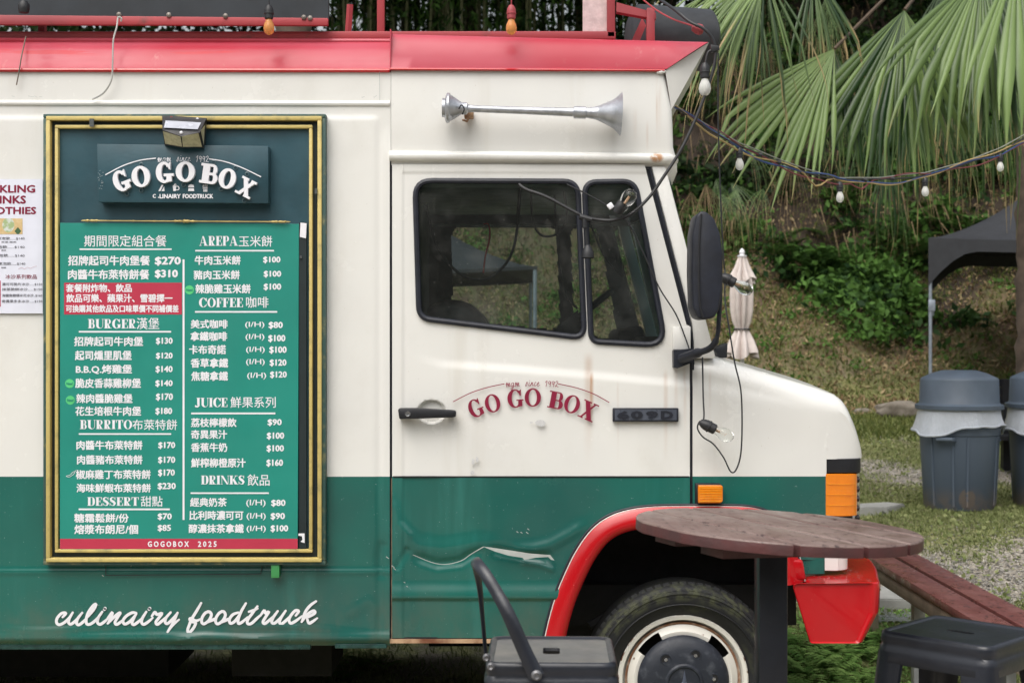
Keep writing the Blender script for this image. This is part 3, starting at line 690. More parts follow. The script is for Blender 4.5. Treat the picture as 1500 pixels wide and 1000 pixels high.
# cables hanging inside the cab
ic = MB()
for pts, r in (([(624, 300, 5.45), (640, 360, 5.5), (675, 402, 5.5), (715, 408, 5.5), (745, 380, 5.5), (757, 340, 5.5), (762, 285, 5.5)], .006), ([(778, 270, 5.6), (780, 320, 5.6), (792, 344, 5.6), (815, 343, 5.6), (830, 320, 5.6), (826, 280, 5.6)], .005), ([(812, 285, 5.6), (818, 370, 5.6), (828, 430, 5.6), (846, 452, 5.6)], .005), ([(762, 272, 5.5), (758, 330, 5.5)], .008), ([(866, 330, 5.5), (885, 375, 5.5), (912, 405, 5.5)], .004)):
    ic.tube(spline([W(*p) for p in pts], 6), r, 6)
ic.build('cab_cable', M_wire, truck)
MB().tube(spline([W(708, 328, 5.6), W(716, 330, 5.6), W(717, 350, 5.6), W(711, 375, 5.6), W(708, 400, 5.6)], 5), .004, 5).build('red_cord', M_red, truck)
MB().prism([W(803, 490, 5.3)[::2], W(846, 454, 5.3)[::2], W(850, 490, 5.3)[::2]], .06, .09).build('window_bracket', M_black, truck)
# ---- bonnet
def Tz(px): return np.interp(px, [1000, 1047, 1130, 1200, 1228, 1240, 1249, 1258, 1265, 1270], [520, 523, 547, 568, 578, 587, 600, 621, 648, 670])
cols = list(np.linspace(1014.6, 1200, 56)) + [1206, 1210.9, 1211.1, 1216, 1222, 1228, 1234, 1239, 1244, 1248, 1252, 1256, 1260, 1264, 1267, 1269.5]
hd = MB(); Rn = []
for px in cols:
    bot = 757 if px < 1211 else 672.5; top = float(Tz(px)); row = []
    fi = (max(0, px - 1190) / 80); ins = .075 * (1 - math.sqrt(max(0, 1 - min(fi, 1) ** 2.4)))
    rad = min(.075, (bot - top) * PX * .48)
    for k in range(26):   # side from the bottom to the start of the rounded shoulder
        py = bot + (top + rad / PX - bot) * k / 25; c = float(crease(np.array([px]))[0])
        hgt = (.0065 * float(sst(c - 6, c + 9, py)) - .004 * float(sst(c + 9, c + 70, py))) * (1 if px < 1195 else max(0, (1235 - px) / 40)) + .0005 * math.sin(px / 40)
        row.append((X(px), ins - hgt + .004, Z(py)))
    zt = Z(top)
    for a in (15, 30, 45, 60, 75, 90): row.append((X(px), ins + rad * (1 - math.cos(R(a))) , zt - rad * (1 - math.sin(R(a)))))
    row += [(X(px), .5, zt + .025), (X(px), .95, zt + .035)]
    row += [(x, 1.9 - y, z) for x, y, z in row[::-1][1:]]
    Rn.append(row)
hd.rings(Rn, closed=False); n = len(Rn[-1]); hd.f.append([(len(Rn) - 1) * n + j for j in range(n)]); hd.mi.append(0)
hd.build('bonnet', M_two, truck, sharp=28)
MB().box((X(1012.5), .004, Z(742)), (X(1017), .03, Z(530))).build('door_gap', M_rubber, truck)
MB().box((X(1040), .15, Z(600)), (X(1230), 1.75, Z(720))).build('engine_bay', M_dark, truck)
MB().box((X(1205), .15, Z(675)), (X(1256), 1.75, Z(820))).build('grille_backing', M_dark, truck)
gl = MB()
for k in range(7): gl.tube([(X(1258), .12, Z(682 + k * 13)), (X(1262), .5, Z(682 + k * 13)), (X(1262), 1.4, Z(682 + k * 13)), (X(1258), 1.78, Z(682 + k * 13))], .012, 6)
gl.build('grille', M_black, truck)
# front corner lamp
def corner(py0, py1, x0, x1, y0, mat, name, par, r=.02, rr=.05):
    mb = MB(); Rn = []
    for py, k in ((py0, .6), (py0 + .8, 1), (py1 - .8, 1), (py1, .6)):
        e = (1 - k) * .008; P = [(X(x0), y0 + e + .04), (X(x0), y0 + e), (X((x0 + x1) / 2), y0 + e - .004)] + [(X(x1) - rr - e + rr * math.sin(R(a)), y0 + e + rr - rr * math.cos(R(a))) for a in (0, 15, 30, 45, 60, 75, 90)] + [(X(x1) - e, y0 + .14)]
        Rn.append([(a, b, Z(py)) for a, b in P])
    mb.rings(Rn, closed=False, cap0=True, cap1=True); return mb.build(name, mat, par)
corner(694, 756, 1210, 1260, .004, M_amber, 'corner_indicator', truck, rr=.045)
li = MB()
for k in range(1, 4): li.tube([(X(1212), .001, Z(693 + k * 15.5)), (X(1234), -.003, Z(693 + k * 15.5)), (X(1246), .001, Z(693 + k * 15.5)), (X(1254), .012, Z(693 + k * 15.5))], .0009, 5)
li.build('lens_rib', simple('lens_rib', (.90, .36, .03), .2), truck)
corner(672, 693, 1212, 1266, .010, M_black, 'lamp_surround', truck); corner(755.5, 766, 1208, 1255, .012, M_black, 'lamp_surround', truck)
corner(694, 762, 1206, 1267, .035, M_chrome, 'headlamp_edge', truck)
kn = MB()
for k in range(6): kn.lathe([(0, -.01), (.011, -.008), (.012, .006), (0, .012)], (X(1260), .05, Z(690 + k * 14)), (1, 0, 0), 8)
kn.build('grille_clip', M_black, truck)
corner(766, 822, 1120, 1212, .03, M_two, 'front_valance', truck); corner(766, 843, 1175, 1212, .035, simple('valance_green', green, .3), 'front_valance', truck, rr=.01)
corner(766, 838, 1211.5, 1250, .037, M_cream, 'front_valance', truck, rr=.06)
# bumper
bq = [(1160, 854), (1286, 853), (1287, 862), (1285, 898), (1263, 942), (1187, 942)]; bR = []
for y, dl_, sk in ((-.112, 10, .955), (-.118, 8, .975), (-.121, 5, .992), (-.115, 0, 1.0), (-.095, -4, 1.0), (-.07, -8, 1.0), (-.03, -11, 1.0), (.03, -16, 1.0), (.12, -25, 1.0), (.25, -36, 1.0), (.4, -45, 1.0), (.95, -58, 1.0), (1.5, -45, 1.0), (1.8, -22, 1.0), (2.0, -4, 1.0), (2.02, 8, .97)):
    row = []
    for (a, b) in rpoly([(p[0], -p[1]) for p in bq], [7, 9, 6, 9, 6, 5], 5):
        b = -b; fr_ = min(1, max(0, (a - 1222) / 55)); aa = a - dl_ * fr_
        aa += (26 * (y > -.1) + 40 * (y > .1)) * (a < 1200)
        row.append((X(1222 + (aa - 1222) * sk, 5.08), y, Z(898 + (b - 898) * sk, 5.08)))
    bR.append(row)
bm = MB().rings(bR, cap0=True, cap1=True); bm.build('bumper', M_red, truck, sharp=45)
dp = MB()
for k in range(140):
    dp.lathe([(0, .0), (.0018, .0003), (.0012, .0013), (0, .0016)], (random.uniform(X(1196), X(1268)), random.uniform(-.10, .22), Z(853, 5.08) + .0002), (0, 0, 1), 6)
dp.build('water_drops', clear('water', (1, 1, 1), .02), truck, kind='stuff')
MB().bev([[(X(1148), Z(815)), (X(1175), Z(818)), (X(1180), Z(848)), (X(1158), Z(853)), (X(1148), Z(840))]], -.02, .2, .012, 3).build('bumper_bracket', M_red, truck)
# wheel arch lip
sec = [(-.002, .020), (-.004, -.002), (.010, -.016), (.028, -.020), (.042, -.028), (.062, -.024), (.076, -.012), (.078, .03), (.060, .06)]
ap = [Vector(p) for p in spline(ARCH, 4)]; ring = []
for off_, y in sec:
    row = []
    for i, p in enumerate(ap):
        t = (ap[min(i + 1, len(ap) - 1)] - ap[max(i - 1, 0)]).normalized(); nn = Vector((-t.y, t.x))   # inward (towards the wheel)
        qx = p + nn * (off_ / PX); row.append((X(qx.x), y, Z(qx.y)))
    ring.append(row)
MB().rings(ring, closed=False).build('wheel_arch', M_red, truck, sharp=50)
for dx, dy_, r, mt in ((-1.6, -1.6, .0045, M_rubber), (.7, .5, .0025, M_cream)):
    MB().tube([(X(p.x + dx), -.008, Z(p.y + dy_)) for p in ap], r, 6).build('arch_seal', mt, truck)
ww = MB(); ww.box((X(800), .5, Z(1040)), (X(1185), .52, Z(740)))
ww.rings([[(X(p.x) , y, Z(p.y) - .05) for p in ap] for y in (.03, .5)], closed=False)
ww.box((X(795), .1, Z(932)), (X(802), .5, Z(745))); ww.build('wheel_well', M_dark, truck)
ch = MB(); ch.box((X(-620), .42, .50), (X(1200), .50, .66)); ch.box((X(-620), 1.40, .50), (X(1200), 1.48, .66)); ch.box((X(990), .2, .30), (X(1020), 1.7, .40))
ch.box((X(-620), 1.86, .18), (X(700), 1.88, .56)); ch.box((X(-620), 1.0, .16), (X(150), 1.5, .5)); ch.tube([(X(-300), .95, .45), (X(960), .95, .52)], .05, 8); ch.box((X(300), .5, .28), (X(460), .9, .5)); ch.box((X(600), 1.2, .25), (X(760), 1.7, .5)); ch.tube([(X(870), .3, .52), (X(930), .34, .6), (X(1000), .36, .52), (X(1090), .34, .6)], .02, 6)  # far skirt lowered and spare boxes added to darken the ground beneath
ch.build('chassis', M_dark, truck)
# ---- wheels (front pair)
def wheel(cy, s, par):
    C = (X(1004), cy, Z(1003)); ax = (0, -s, 0)
    w = thing('wheel', None, None, (0, 0, 0)); w.parent = par; OFF[w.name] = OFF[par.name]; w.location = (0, 0, 0)
    T = MB(); R0 = .379
    T.lathe([(.235, -.035), (.250, -.010), (.272, .008), (.303, .020), (.325, .022), (.328, .026), (.335, .025), (.338, .018), (.348, .010), (.356, -.004), (.361, -.022), (.361, -.16), (.346, -.19), (.3, -.205), (.235, -.19)], C, ax, 96)
    Vt = np.array(T.v); 
    for k in range(72):   # shoulder blocks of the tread
        a = 2 * math.pi * k / 72; ca, sa = math.cos(a), math.sin(a); u = Vector((ca, 0, sa)); t_ = Vector((-sa, 0, ca)); A_ = Vector(ax)
        b0 = [Vector(C) + u * r + A_ * h + t_ * q for r, h, q in ((.339, .020, -.011), (.339, .020, .011), (.366, -.022, .011), (.366, -.022, -.011), (.329, .0, -.012), (.329, .0, .012), (.354, -.04, .012), (.354, -.04, -.012))]
        T.add([tuple(q) for q in b0], [(0, 1, 2, 3), (0, 4, 5, 1), (1, 5, 6, 2), (2, 6, 7, 3), (3, 7, 4, 0)])
    for r in (.288, .317): T.lathe([(r - .003, .014), (r, .023), (r + .003, .018)], C, ax, 72)
    T.build('tyre', M_tyre, w)
    Rm = MB(); Rm.lathe([(.236, -.19), (.22, -.16), (.20, -.10), (.205, -.06), (.222, -.03), (.232, -.018), (.240, -.014), (.243, -.020), (.240, -.03)], C, ax, 64)
    Rm.lathe([(.226, -.016), (.238, -.0135), (.243, -.018)], C, ax, 64)
    # dished disc with four long hand holes
    rr_ = [(.216, -.028), (.206, -.034), (.198, -.030), (.182, -.016), (.168, -.018), (.150, -.03)]; hole = lambda a, r: (.172 < r < .200) and any(abs((a - c0 + 180) % 360 - 180) < 14.5 for c0 in (44, 132, 222, 312))
    n_ = 120; base = len(Rm.v)
    for r, h in rr_:
        for j in range(n_): a = 2 * math.pi * j / n_; Rm.v.append((C[0] + r * math.cos(a), C[1] + ax[1] * h, C[2] + r * math.sin(a)))
    for i in range(len(rr_) - 1):
        for j in range(n_):
            if hole(360 * (j + .5) / n_, (rr_[i][0] + rr_[i + 1][0]) / 2): continue
            Rm.f.append([base + i * n_ + j, base + i * n_ + (j + 1) % n_, base + (i + 1) * n_ + (j + 1) % n_, base + (i + 1) * n_ + j]); Rm.mi.append(0)
    Rm.build('rim', M_rim, w)
    MB().lathe([(.19, -.12), (.0, -.12)], C, ax, 24).build('brake_drum', M_dark, w)
    MB().lathe([(.2150, -.0265), (.2105, -.0285), (.2065, -.0315)], C, ax, 90).build('rust_ring', simple('rust_dark', (.20, .085, .04), .8, var=.3, scale=30, col2=(.45, .38, .30), amount=.6), w)
    H = MB(); H.lathe([(.168, -.020), (.170, -.010), (.165, .000), (.150, .012), (.125, .020), (.10, .024), (.072, .026), (.066, .032), (.060, .032), (.056, .027), (.0, .028)], C, ax, 64)
    bolts = [(math.cos(R(8 + 60 * k)) * .110, math.sin(R(8 + 60 * k)) * .110) for k in range(6)]
    for bx, bz in bolts: H.lathe([(.022, .020), (.021, .0245), (.0175, .0245), (.0165, .0225)], (C[0] + bx, C[1], C[2] + bz), ax, 20)
    H.build('hub_cap', M_hub, w)
    Bo = MB()
    for bx, bz in bolts: Bo.lathe([(.0165, .0226), (.0, .0226)], (C[0] + bx, C[1], C[2] + bz), ax, 16)
    Bo.build('bolt_recesses', M_dark, w, kind='stuff'); Bo = MB()
    for bx, bz in bolts: Bo.lathe([(.007, .0228), (.007, .027), (0, .0275)], (C[0] + bx, C[1], C[2] + bz), ax, 6)
    Bo.build('wheel_bolt', M_chrome, w)
    St = MB()
    for k in range(3):   # three-pointed star emblem in its ring
        a = R(90 + 120 * k); u = Vector((math.cos(a), 0, math.sin(a))); t_ = Vector((-math.sin(a), 0, math.cos(a))); o_ = Vector((C[0], C[1] + ax[1] * .0285, C[2])); A_ = Vector(ax)
        St.add([tuple(q) for q in (o_ + u * .050, o_ + t_ * .0085 + u * .004, o_ + A_ * .005, o_ - t_ * .0085 + u * .004)], [(0, 1, 2), (0, 2, 3)])
    St.build('star_emblem', simple('emblem_blue_grey', (.10, .12, .17), .3, .4), w)
    return w
m = Mat('tyre_rubber'); rad = ((m.x - X(1004)).pow(2) + (m.z - Z(1001)).pow(2)).pow(.5)
alg = m.noise(26, 6).ramp(.42, .62) * (rad.ramp(.285, .315)) * rad.ramp(.360, .345)
alg = alg.mx(m.noise(14, 5).ramp(.55, .72) * .45 * rad.gt(.25))
m.set('Base Color', m.mix(alg * .65, (.012, .013, .015), (.080, .088, .042))); m.set('Roughness', .65); m.bump(m.noise(90, 3), .3, .004); M_tyre = m.m
m = Mat('wheel_rim_paint'); rad = ((m.x - X(1004)).pow(2) + (m.z - Z(1001)).pow(2)).pow(.5)
rs = (rad - .209).abs().ramp(.007, .001) * m.noise(24, 4).ramp(.25, .50)
rs = rs.mx((rad - .241).abs().ramp(.006, .001) * m.noise(35, 4).ramp(.5, .62)).mx(m.noise(40, 5).ramp(.66, .74) * .8)
m.set('Base Color', m.mix(rs, (.74, .72, .66), (.17, .065, .03))); m.set('Roughness', .4); M_rim = m.m
M_hub = simple('hub_cap_plastic', (.014, .018, .028), .5, var=.2, scale=25, col2=(.10, .11, .13), amount=.68, bump=.25, bscale=300)
wheel(.055, 1, truck); wheel(1.845, -1, truck)
# ---- small fittings on the side
hn = MB(); hn.bev([[(X(583, 5.15), Z(600, 5.15)), (X(585, 5.15), Z(597.5, 5.15)), (X(612, 5.15), Z(597.5, 5.15)), (X(664, 5.15), Z(600.5, 5.15)), (X(668, 5.15), Z(602, 5.15)), (X(668, 5.15), Z(610, 5.15)), (X(664, 5.15), Z(611, 5.15)), (X(612, 5.15), Z(613, 5.15)), (X(585, 5.15), Z(613.5, 5.15))]], -.055, -.022, .006, 2)
hn.box((X(586), -.03, Z(612)), (X(604), .0, Z(599))); hn.box((X(656), -.03, Z(610)), (X(665), .0, Z(602))); hn.build('door_handle', M_black, truck)
MB().lathe([(.010, 0), (.010, .003), (.007, .003), (.006, 0), (0, 0)], (X(597.5, 5.145), -.0555, Z(606, 5.145)), (0, -1, 0), 16).build('key_lock', M_chrome, truck)
bd = MB().bev([[(X(897), Z(597)), (X(993), Z(597)), (X(993), Z(617)), (X(897), Z(617))]], -.022, -.002, .003); bd.build('model_badge', M_rubber, truck)
bf = MB()
bf.box((X(900), -.0235, Z(614.5)), (X(990), -.0215, Z(599.5)))
bf.build('badge_plate', simple('badge_grey', (.11, .125, .16), .3, .3), truck)
bt = MB(); 
for ch_, x0 in (('6', 903), ('0', 923), ('9', 945), ('D', 967)):
    v_, f_ = font_text(ch_, .05); a, b = v_.min(0), v_.max(0)
    bt.add([(X(x0 + 18 * (p[0] - a[0]) / (b[0] - a[0])), -.0265, Z(613 - 12 * (p[1] - a[1]) / (b[1] - a[1]))) for p in v_], f_)
bt.build('badge_lettering', M_rubber, truck)
sr = MB().bev([[(X(1018), Z(707)), (X(1053), Z(707)), (X(1056), Z(709)), (X(1056), Z(733)), (X(1053), Z(736)), (X(1018), Z(736))]], -.012, .008, .003); sr.build('marker_base', M_black, truck)
MB().bev([[(X(1021), Z(709)), (X(1055), Z(709)), (X(1057), Z(711)), (X(1057), Z(732)), (X(1054), Z(735)), (X(1021), Z(735))]], -.035, -.010, .008, 3).build('side_marker', M_amber, truck)
mr = MB()
for k in range(6): mr.box((X(1023), -.0365, Z(713.5 + k * 3.8)), (X(1055), -.034, Z(712.4 + k * 3.8)))
mr.build('lens_rib', simple('lens_rib', (.90, .36, .03), .2), truck)
# mirror with arm
mi = MB(); d0 = 4.95
mp = [(1016, 318), (1022, 312), (1030, 312), (1042, 322), (1051, 345), (1055, 375), (1054, 425), (1049, 455), (1042, 466), (1028, 469), (1018, 466), (1012, 452), (1010, 400), (1011, 345)]
mi.bev([[(X(a, d0), Z(b, d0)) for a, b in mp]], -.32, -.16, .022, 3); mi.build('side_mirror', M_rubber, truck)
MB().tube(spline([(X(a, d0), -.325, Z(b, d0)) for a, b in ((1023, 316), (1020.5, 350), (1019.5, 400), (1021, 445), (1026, 466))], 5), .004, 6).build('mirror_rim', M_black, truck)
am = MB(); am.tube(spline([W(1054, 372, 5.0), W(1055, 420, 5.0), W(1053, 470, 5.0), W(1050, 495, 5.0), W(1040, 510, 5.02), W(1018, 518, 5.08), W(998, 525, 5.14)], 5), [.008] * 16 + [.012] * 8 + [.018] * 7, 10)
am.prism([W(984.5, 513)[::2], W(1013, 510)[::2], W(1013, 530)[::2], W(990, 539)[::2], W(985, 538)[::2]], -.05, .0); am.build('mirror_arm', M_rubber, truck)
MB().bev([[(X(985), Z(512)), (X(985), Z(479)), (X(1011), Z(478)), (X(1011), Z(512))]], -.016, .0, .003).build('mirror_mount', M_cream, truck)
MB().bev([[(X(1050, 5.5), Z(524, 5.5)), (X(1047, 5.5), Z(510, 5.5)), (X(1056, 5.5), Z(505, 5.5)), (X(1065, 5.5), Z(502, 5.5)), (X(1064, 5.5), Z(524, 5.5))]], .28, .36, .004).build('wiper_pivot', M_black, truck)
# air horn
hr = MB(); hd_ = 5.12; sc = hd_ / F; o_ = W(650, 158, hd_); ax = Vector((258, 0, -9)).normalized()
hr.lathe([(0, -3 * sc), (14 * sc, -2 * sc), (14 * sc, 2 * sc), (20 * sc, 3 * sc), (22 * sc, 5 * sc), (22 * sc, 8 * sc), (19 * sc, 10 * sc), (17 * sc, 14 * sc), (9 * sc, 26 * sc), (9 * sc, 34 * sc), (6 * sc, 36 * sc), (5 * sc, 44 * sc), (5.5 * sc, 120 * sc), (6.5 * sc, 190 * sc), (9 * sc, 191 * sc), (9 * sc, 208 * sc), (7.5 * sc, 209 * sc), (9 * sc, 220 * sc), (12 * sc, 231 * sc), (17 * sc, 242 * sc), (24 * sc, 252 * sc), (31 * sc, 259 * sc), (32 * sc, 260 * sc), (30 * sc, 258.6 * sc), (20 * sc, 247 * sc), (8 * sc, 220 * sc), (0, 212 * sc)], o_, ax, 36)
M_horn = simple('brushed_alloy', (.52, .54, .58), .36, .75, var=.14, scale=30, bump=.25, bscale=110)
hr.build('air_horn', M_horn, truck)
MB().box(W(680, 160, 5.15), W(694, 175, 5.19), .003).tube([W(688, 170, 5.13), W(684, 178, 5.16), W(678, 176, 5.18)], .004, 6).build('horn_bracket', M_rust, truck)
MB().tube(spline([W(672, 160, 5.08), W(676, 154, 5.08), W(680, 160, 5.08), W(677, 168, 5.08)], 4), .0025, 6).build('horn_hose', M_dark, truck)
# ---- markings on the truck
dm = 5.184
L = MB()
for ch_, cx, cy, w, h, rot in (('G', 697, 597.5, 21.5, 26, 22), ('O', 721.5, 590.5, 22.5, 26, 12), ('G', 755, 583.5, 23.5, 26, 3), ('O', 780.5, 582, 24, 26, -1), ('B', 814.5, 586, 22.5, 25, -11), ('O', 838, 591.8, 23, 26, -16), ('X', 862, 601.5, 24, 27, -24)):
    put_glyph(L, ch_, cx, cy, w, h, rot, dm, .25, .075, .08)
L.build('door_lettering', M_maroon, truck, smooth=False)
def arc_lines(mb, l, r, d, w, k=8):
    for P in (l, r): ribbon(mb, P, [w] * len(P), d)
a_ = MB(); arc_lines(a_, [(664, 588), (690, 575), (715, 567), (738.5, 562)], [(818, 562), (845, 568), (870, 577), (892, 589)], dm, 1.3)
def script_small(mb, x0, y0, x1, y1, d, w=.9, dip=0):
    """the little cursive line: mgm since 1992, drawn stroke by stroke in a 100 x 10 box"""
    S_ = {'m': [[(0, 6), (1.5, 3), (1, 9)], [(1, 9), (3.5, 3.2), (3.5, 9)], [(3.5, 9), (6, 3.2), (5.6, 8.5), (7, 8)]],
          'g': [[(4, 4), (1.5, 4), (0, 7), (1.5, 9), (4, 5)], [(4.3, 4), (3, 11), (1, 14), (0, 12), (4, 9), (6, 8)]],
          's': [[(0, 8), (2.5, 3), (2.5, 7), (.8, 9), (-.2, 8)]], 'i': [[(1.5, 4), (.3, 8), (1.6, 8.8), (3, 7.5)], [(2, 1.6), (2.1, 1.4)]],
          'n': [[(0, 9), (1.4, 4)], [(.8, 7), (3.2, 4), (2.8, 8.5), (4.6, 8)]], 'c': [[(3.3, 4.5), (2, 3.8), (.2, 7), (1.3, 9), (3.6, 7.5)]],
          'e': [[(.4, 7), (3, 5), (2, 3.6), (.1, 7), (1.2, 9), (4, 7.5)]], '1': [[(0, 3.5), (2.6, 1), (.8, 9)]], '9': [[(4.2, 3), (2, 1.5), (.6, 4), (2.2, 5.5), (4.4, 2.5)], [(4.4, 2), (2.8, 9)]], '2': [[(.6, 3), (2.6, 1), (4, 3), (0, 8.8), (1.5, 8), (4.5, 9)]]}
    adv = {'m': 8.2, 'g': 6.3, 's': 4.6, 'i': 3.6, 'n': 5.4, 'c': 4.6, 'e': 5.0, '1': 4.2, '9': 5.6, '2': 5}
    xs = 0; out = []
    for ch_ in 'mgm  since  1992':
        if ch_ == ' ': xs += 4.2; continue
        for st in S_[ch_]: out.append([(xs + a, b) for a, b in st])
        xs += adv[ch_]
    for st in out:
        P = [(x0 + (x1 - x0) * a / xs, y0 + (y1 - y0) * b / 10 + dip * abs(a / xs - .5) * 2) for a, b in st]
        ribbon(mb, P, [w] * len(P), d, k=3)
script_small(a_, 741, 555.5, 818, 566, dm, .85, 1.5); a_.build('door_script', M_maroon, truck, smooth=False)
sc_ = MB(); f_ = 6.818
ST1 = [[(150, 225), (180, 188), (140, 188), (95, 235), (88, 280), (115, 302), (165, 280), (215, 235), (250, 180)], [(250, 180), (215, 240), (208, 282), (235, 295), (285, 255), (345, 182)], [(345, 182), (300, 240), (288, 288), (312, 302), (355, 272), (400, 222)],
       [(400, 222), (455, 155), (482, 98), (450, 115), (400, 190), (383, 262), (395, 297), (430, 293), (475, 260), (515, 215)], [(545, 172), (505, 232), (497, 278), (522, 298), (565, 272), (605, 235)], [(568, 148), (574, 138)],
       [(600, 235), (645, 178), (632, 225), (600, 288)], [(600, 288), (655, 232), (705, 190), (724, 185), (698, 228), (673, 275), (687, 299), (725, 277), (770, 240)],
       [(885, 185), (842, 182), (785, 215), (752, 262), (770, 295), (822, 268), (885, 192)], [(885, 192), (855, 245), (842, 285), (862, 300), (905, 272), (950, 230)], [(985, 172), (950, 228), (937, 272), (957, 298), (1000, 275), (1050, 232)], [(1014, 147), (1020, 138)],
       [(1040, 215), (1070, 176), (1090, 200), (1140, 188), (1108, 235), (1080, 275), (1095, 298), (1140, 265), (1185, 222)], [(1228, 178), (1182, 232), (1172, 275), (1197, 290), (1250, 242), (1297, 182)], [(1297, 182), (1252, 280), (1198, 372)], [(1198, 372), (1240, 312), (1312, 250)]]
ST2 = [[(203, 85), (160, 160), (108, 245), (82, 310), (68, 355), (80, 380), (115, 350), (142, 305), (145, 280), (110, 270), (90, 250), (100, 238), (150, 262), (195, 245)],
       [(290, 175), (250, 180), (215, 225), (207, 272), (232, 293), (280, 258), (305, 205), (290, 175), (268, 165)], [(270, 272), (340, 245)], [(430, 172), (392, 178), (355, 225), (347, 272), (372, 293), (420, 258), (445, 205), (430, 172), (408, 163)], [(410, 272), (478, 245)],
       [(575, 180), (520, 200), (485, 250), (497, 288), (540, 265), (595, 185)], [(650, 88), (605, 165), (575, 240), (575, 288), (612, 275), (668, 225)], [(765, 118), (712, 190), (668, 252), (668, 290), (705, 288), (758, 240), (802, 200)], [(680, 172), (730, 157), (768, 140)],
       [(795, 210), (832, 160), (845, 188), (878, 172), (848, 222), (820, 272), (838, 290), (882, 258), (920, 220)], [(968, 165), (925, 225), (907, 272), (932, 288), (990, 240), (1047, 162)], [(1047, 162), (1000, 232), (985, 277), (1007, 292), (1062, 248), (1088, 218)],
       [(1148, 210), (1176, 168), (1145, 160), (1105, 200), (1080, 250), (1097, 287), (1150, 262), (1210, 215)], [(1350, 68), (1290, 112), (1240, 180), (1207, 272)], [(1207, 272), (1262, 200), (1325, 162), (1338, 185), (1290, 215), (1258, 230)], [(1258, 230), (1278, 285), (1312, 272), (1362, 236)]]
for S_, ox in ((ST1, 70), (ST2, 265)):
    for st in S_:
        P = [(ox + a / f_, 870 + b / f_) for a, b in st]; n = len(P)
        ribbon(sc_, P, [3.4] + [4.3] * (n - 2) + [2.8] if n > 2 else [4.6] * n, 5.192)
sc_.build('side_lettering', M_white, truck, smooth=False)
# peeled film on the dented door, tape scraps, small scars
pf = MB(); P = [(708, 800), (720, 801.5), (740, 804.5), (775, 810), (806, 812.5), (812, 820), (807, 819), (803, 815), (785, 816), (768, 819), (765, 816), (745, 813), (725, 807)]
pf.prism([(X(a, 5.17), Z(b, 5.17)) for a, b in P], -.034, -.030); pf.build('peeled_film', M_film, truck, smooth=False)
t_ = MB(); ribbon(t_, [(556, 106), (556.4, 148)], [.7, .7], 5.19, k=3); [ribbon(t_, [(a, 141 + (a * 7 % 3)), (a + 4, 140 + (a * 5 % 4))], [.8, .5], 5.19, k=3) for a in (18, 42, 46, 51, 58, 530, 548)]; ribbon(t_, [(605, 812), (632, 823), (652, 826), (675, 821), (690, 811), (708, 800.5)], [.6, 1, 1, 1.2, 1, 1.4], 5.184, k=4)
for (x, y, w) in ((757, 778, 3), (763, 779, 3), (771, 779, 4), (773, 774, 3), (592, 852, 2), (596, 858, 2), (150, 842, 3), (566, 815, 5), (577, 832, 4), (574, 828, 5)): ribbon(t_, [(x, y), (x + w * .7, y + w * .5)], [1.2, .7], 5.184)
t_.build('scratches', M_film, truck, smooth=False, kind='stuff')
tp = MB()
for (x0, y0, x1, y1) in ((783, 613, 801, 625), (775, 617, 781, 620), (696, 668, 702, 678), (690, 671, 696, 681), (688, 688, 696, 695)):
    n = 9; P = [(x0 + (x1 - x0) * (.5 + .5 * math.cos(6.283 * k / n) * random.uniform(.65, 1.05)), y0 + (y1 - y0) * (.5 + .5 * math.sin(6.283 * k / n) * random.uniform(.65, 1.05))) for k in range(n)]
    tp.prism([(X(a, dm), Z(b, dm)) for a, b in P], dm - CD - .0006, dm - CD)
tp.build('tape_scraps', simple('tape', (.66, .66, .66), .35, var=.15, scale=300), truck, smooth=False, kind='stuff')
# access flap under the menu, with a green latch
fl = MB()
for a, b in (((155, 829), (155, 842)), ((155, 842), (382, 840)), ((382, 840), (384, 829))): ribbon(fl, [a, b], [1.3, 1.3], 5.185)
fl.build('flap_seam', M_boarddk, truck, smooth=False)
MB().box(W(397, 827, 5.16), W(411, 844, 5.19), .002).build('latch', simple('latch_green', (.06, .32, .10), .4), truck)
# ---- roof rack
rk = MB(); rk.bev([[(X(-620), Z(47.5)), (X(905), Z(49)), (X(905), Z(37)), (X(-620), Z(37.5))]], .10, .15, .004); rk.build('rack_rail', M_rack, truck)
MB().bev([[(X(-620), Z(47.5)), (X(905), Z(49)), (X(905), Z(37)), (X(-620), Z(37.5))]], 1.75, 1.80, .004).build('rack_rail', M_rack, truck)
for px, w, y in ((553, 11, .12), (898, 12, .10), (39, 10, .16), ):
    MB().box((X(px - w / 2), y, Z(46)), (X(px + w / 2), y + .03, Z(-160)), .003).build('rack_post', M_rack, truck)
MB().box((X(-620), .10, Z(-150)), (X(905), .14, Z(-160)), .003).build('rack_rail', M_rack, truck)
MB().prism([(X(906), Z(-6)), (X(965), Z(10)), (X(965), Z(19)), (X(906), Z(8))], .1, .14).build('rack_brace', M_rack, truck)
MB().box((X(951), .09, Z(58)), (X(963), .13, Z(3)), .003).build('rack_post', M_rack, truck)
MB().prism([(X(925), Z(58)), (X(938), Z(58)), (X(954), Z(20)), (X(948), Z(8))], .2, .23).build('rack_brace', M_rack, truck)
p_ = MB(); p_.box((X(-620), .06, Z(23)), (X(478), .085, Z(-120))); p_.build('side_board', simple('board_black', (.022, .028, .036), .45, var=.2, scale=6), truck)
MB().bev([[(X(-620), Z(31)), (X(478), Z(33.5)), (X(478), Z(22.5)), (X(-620), Z(12))]], .045, .065, .003).build('board_rail', M_rack, truck)
bo = MB()
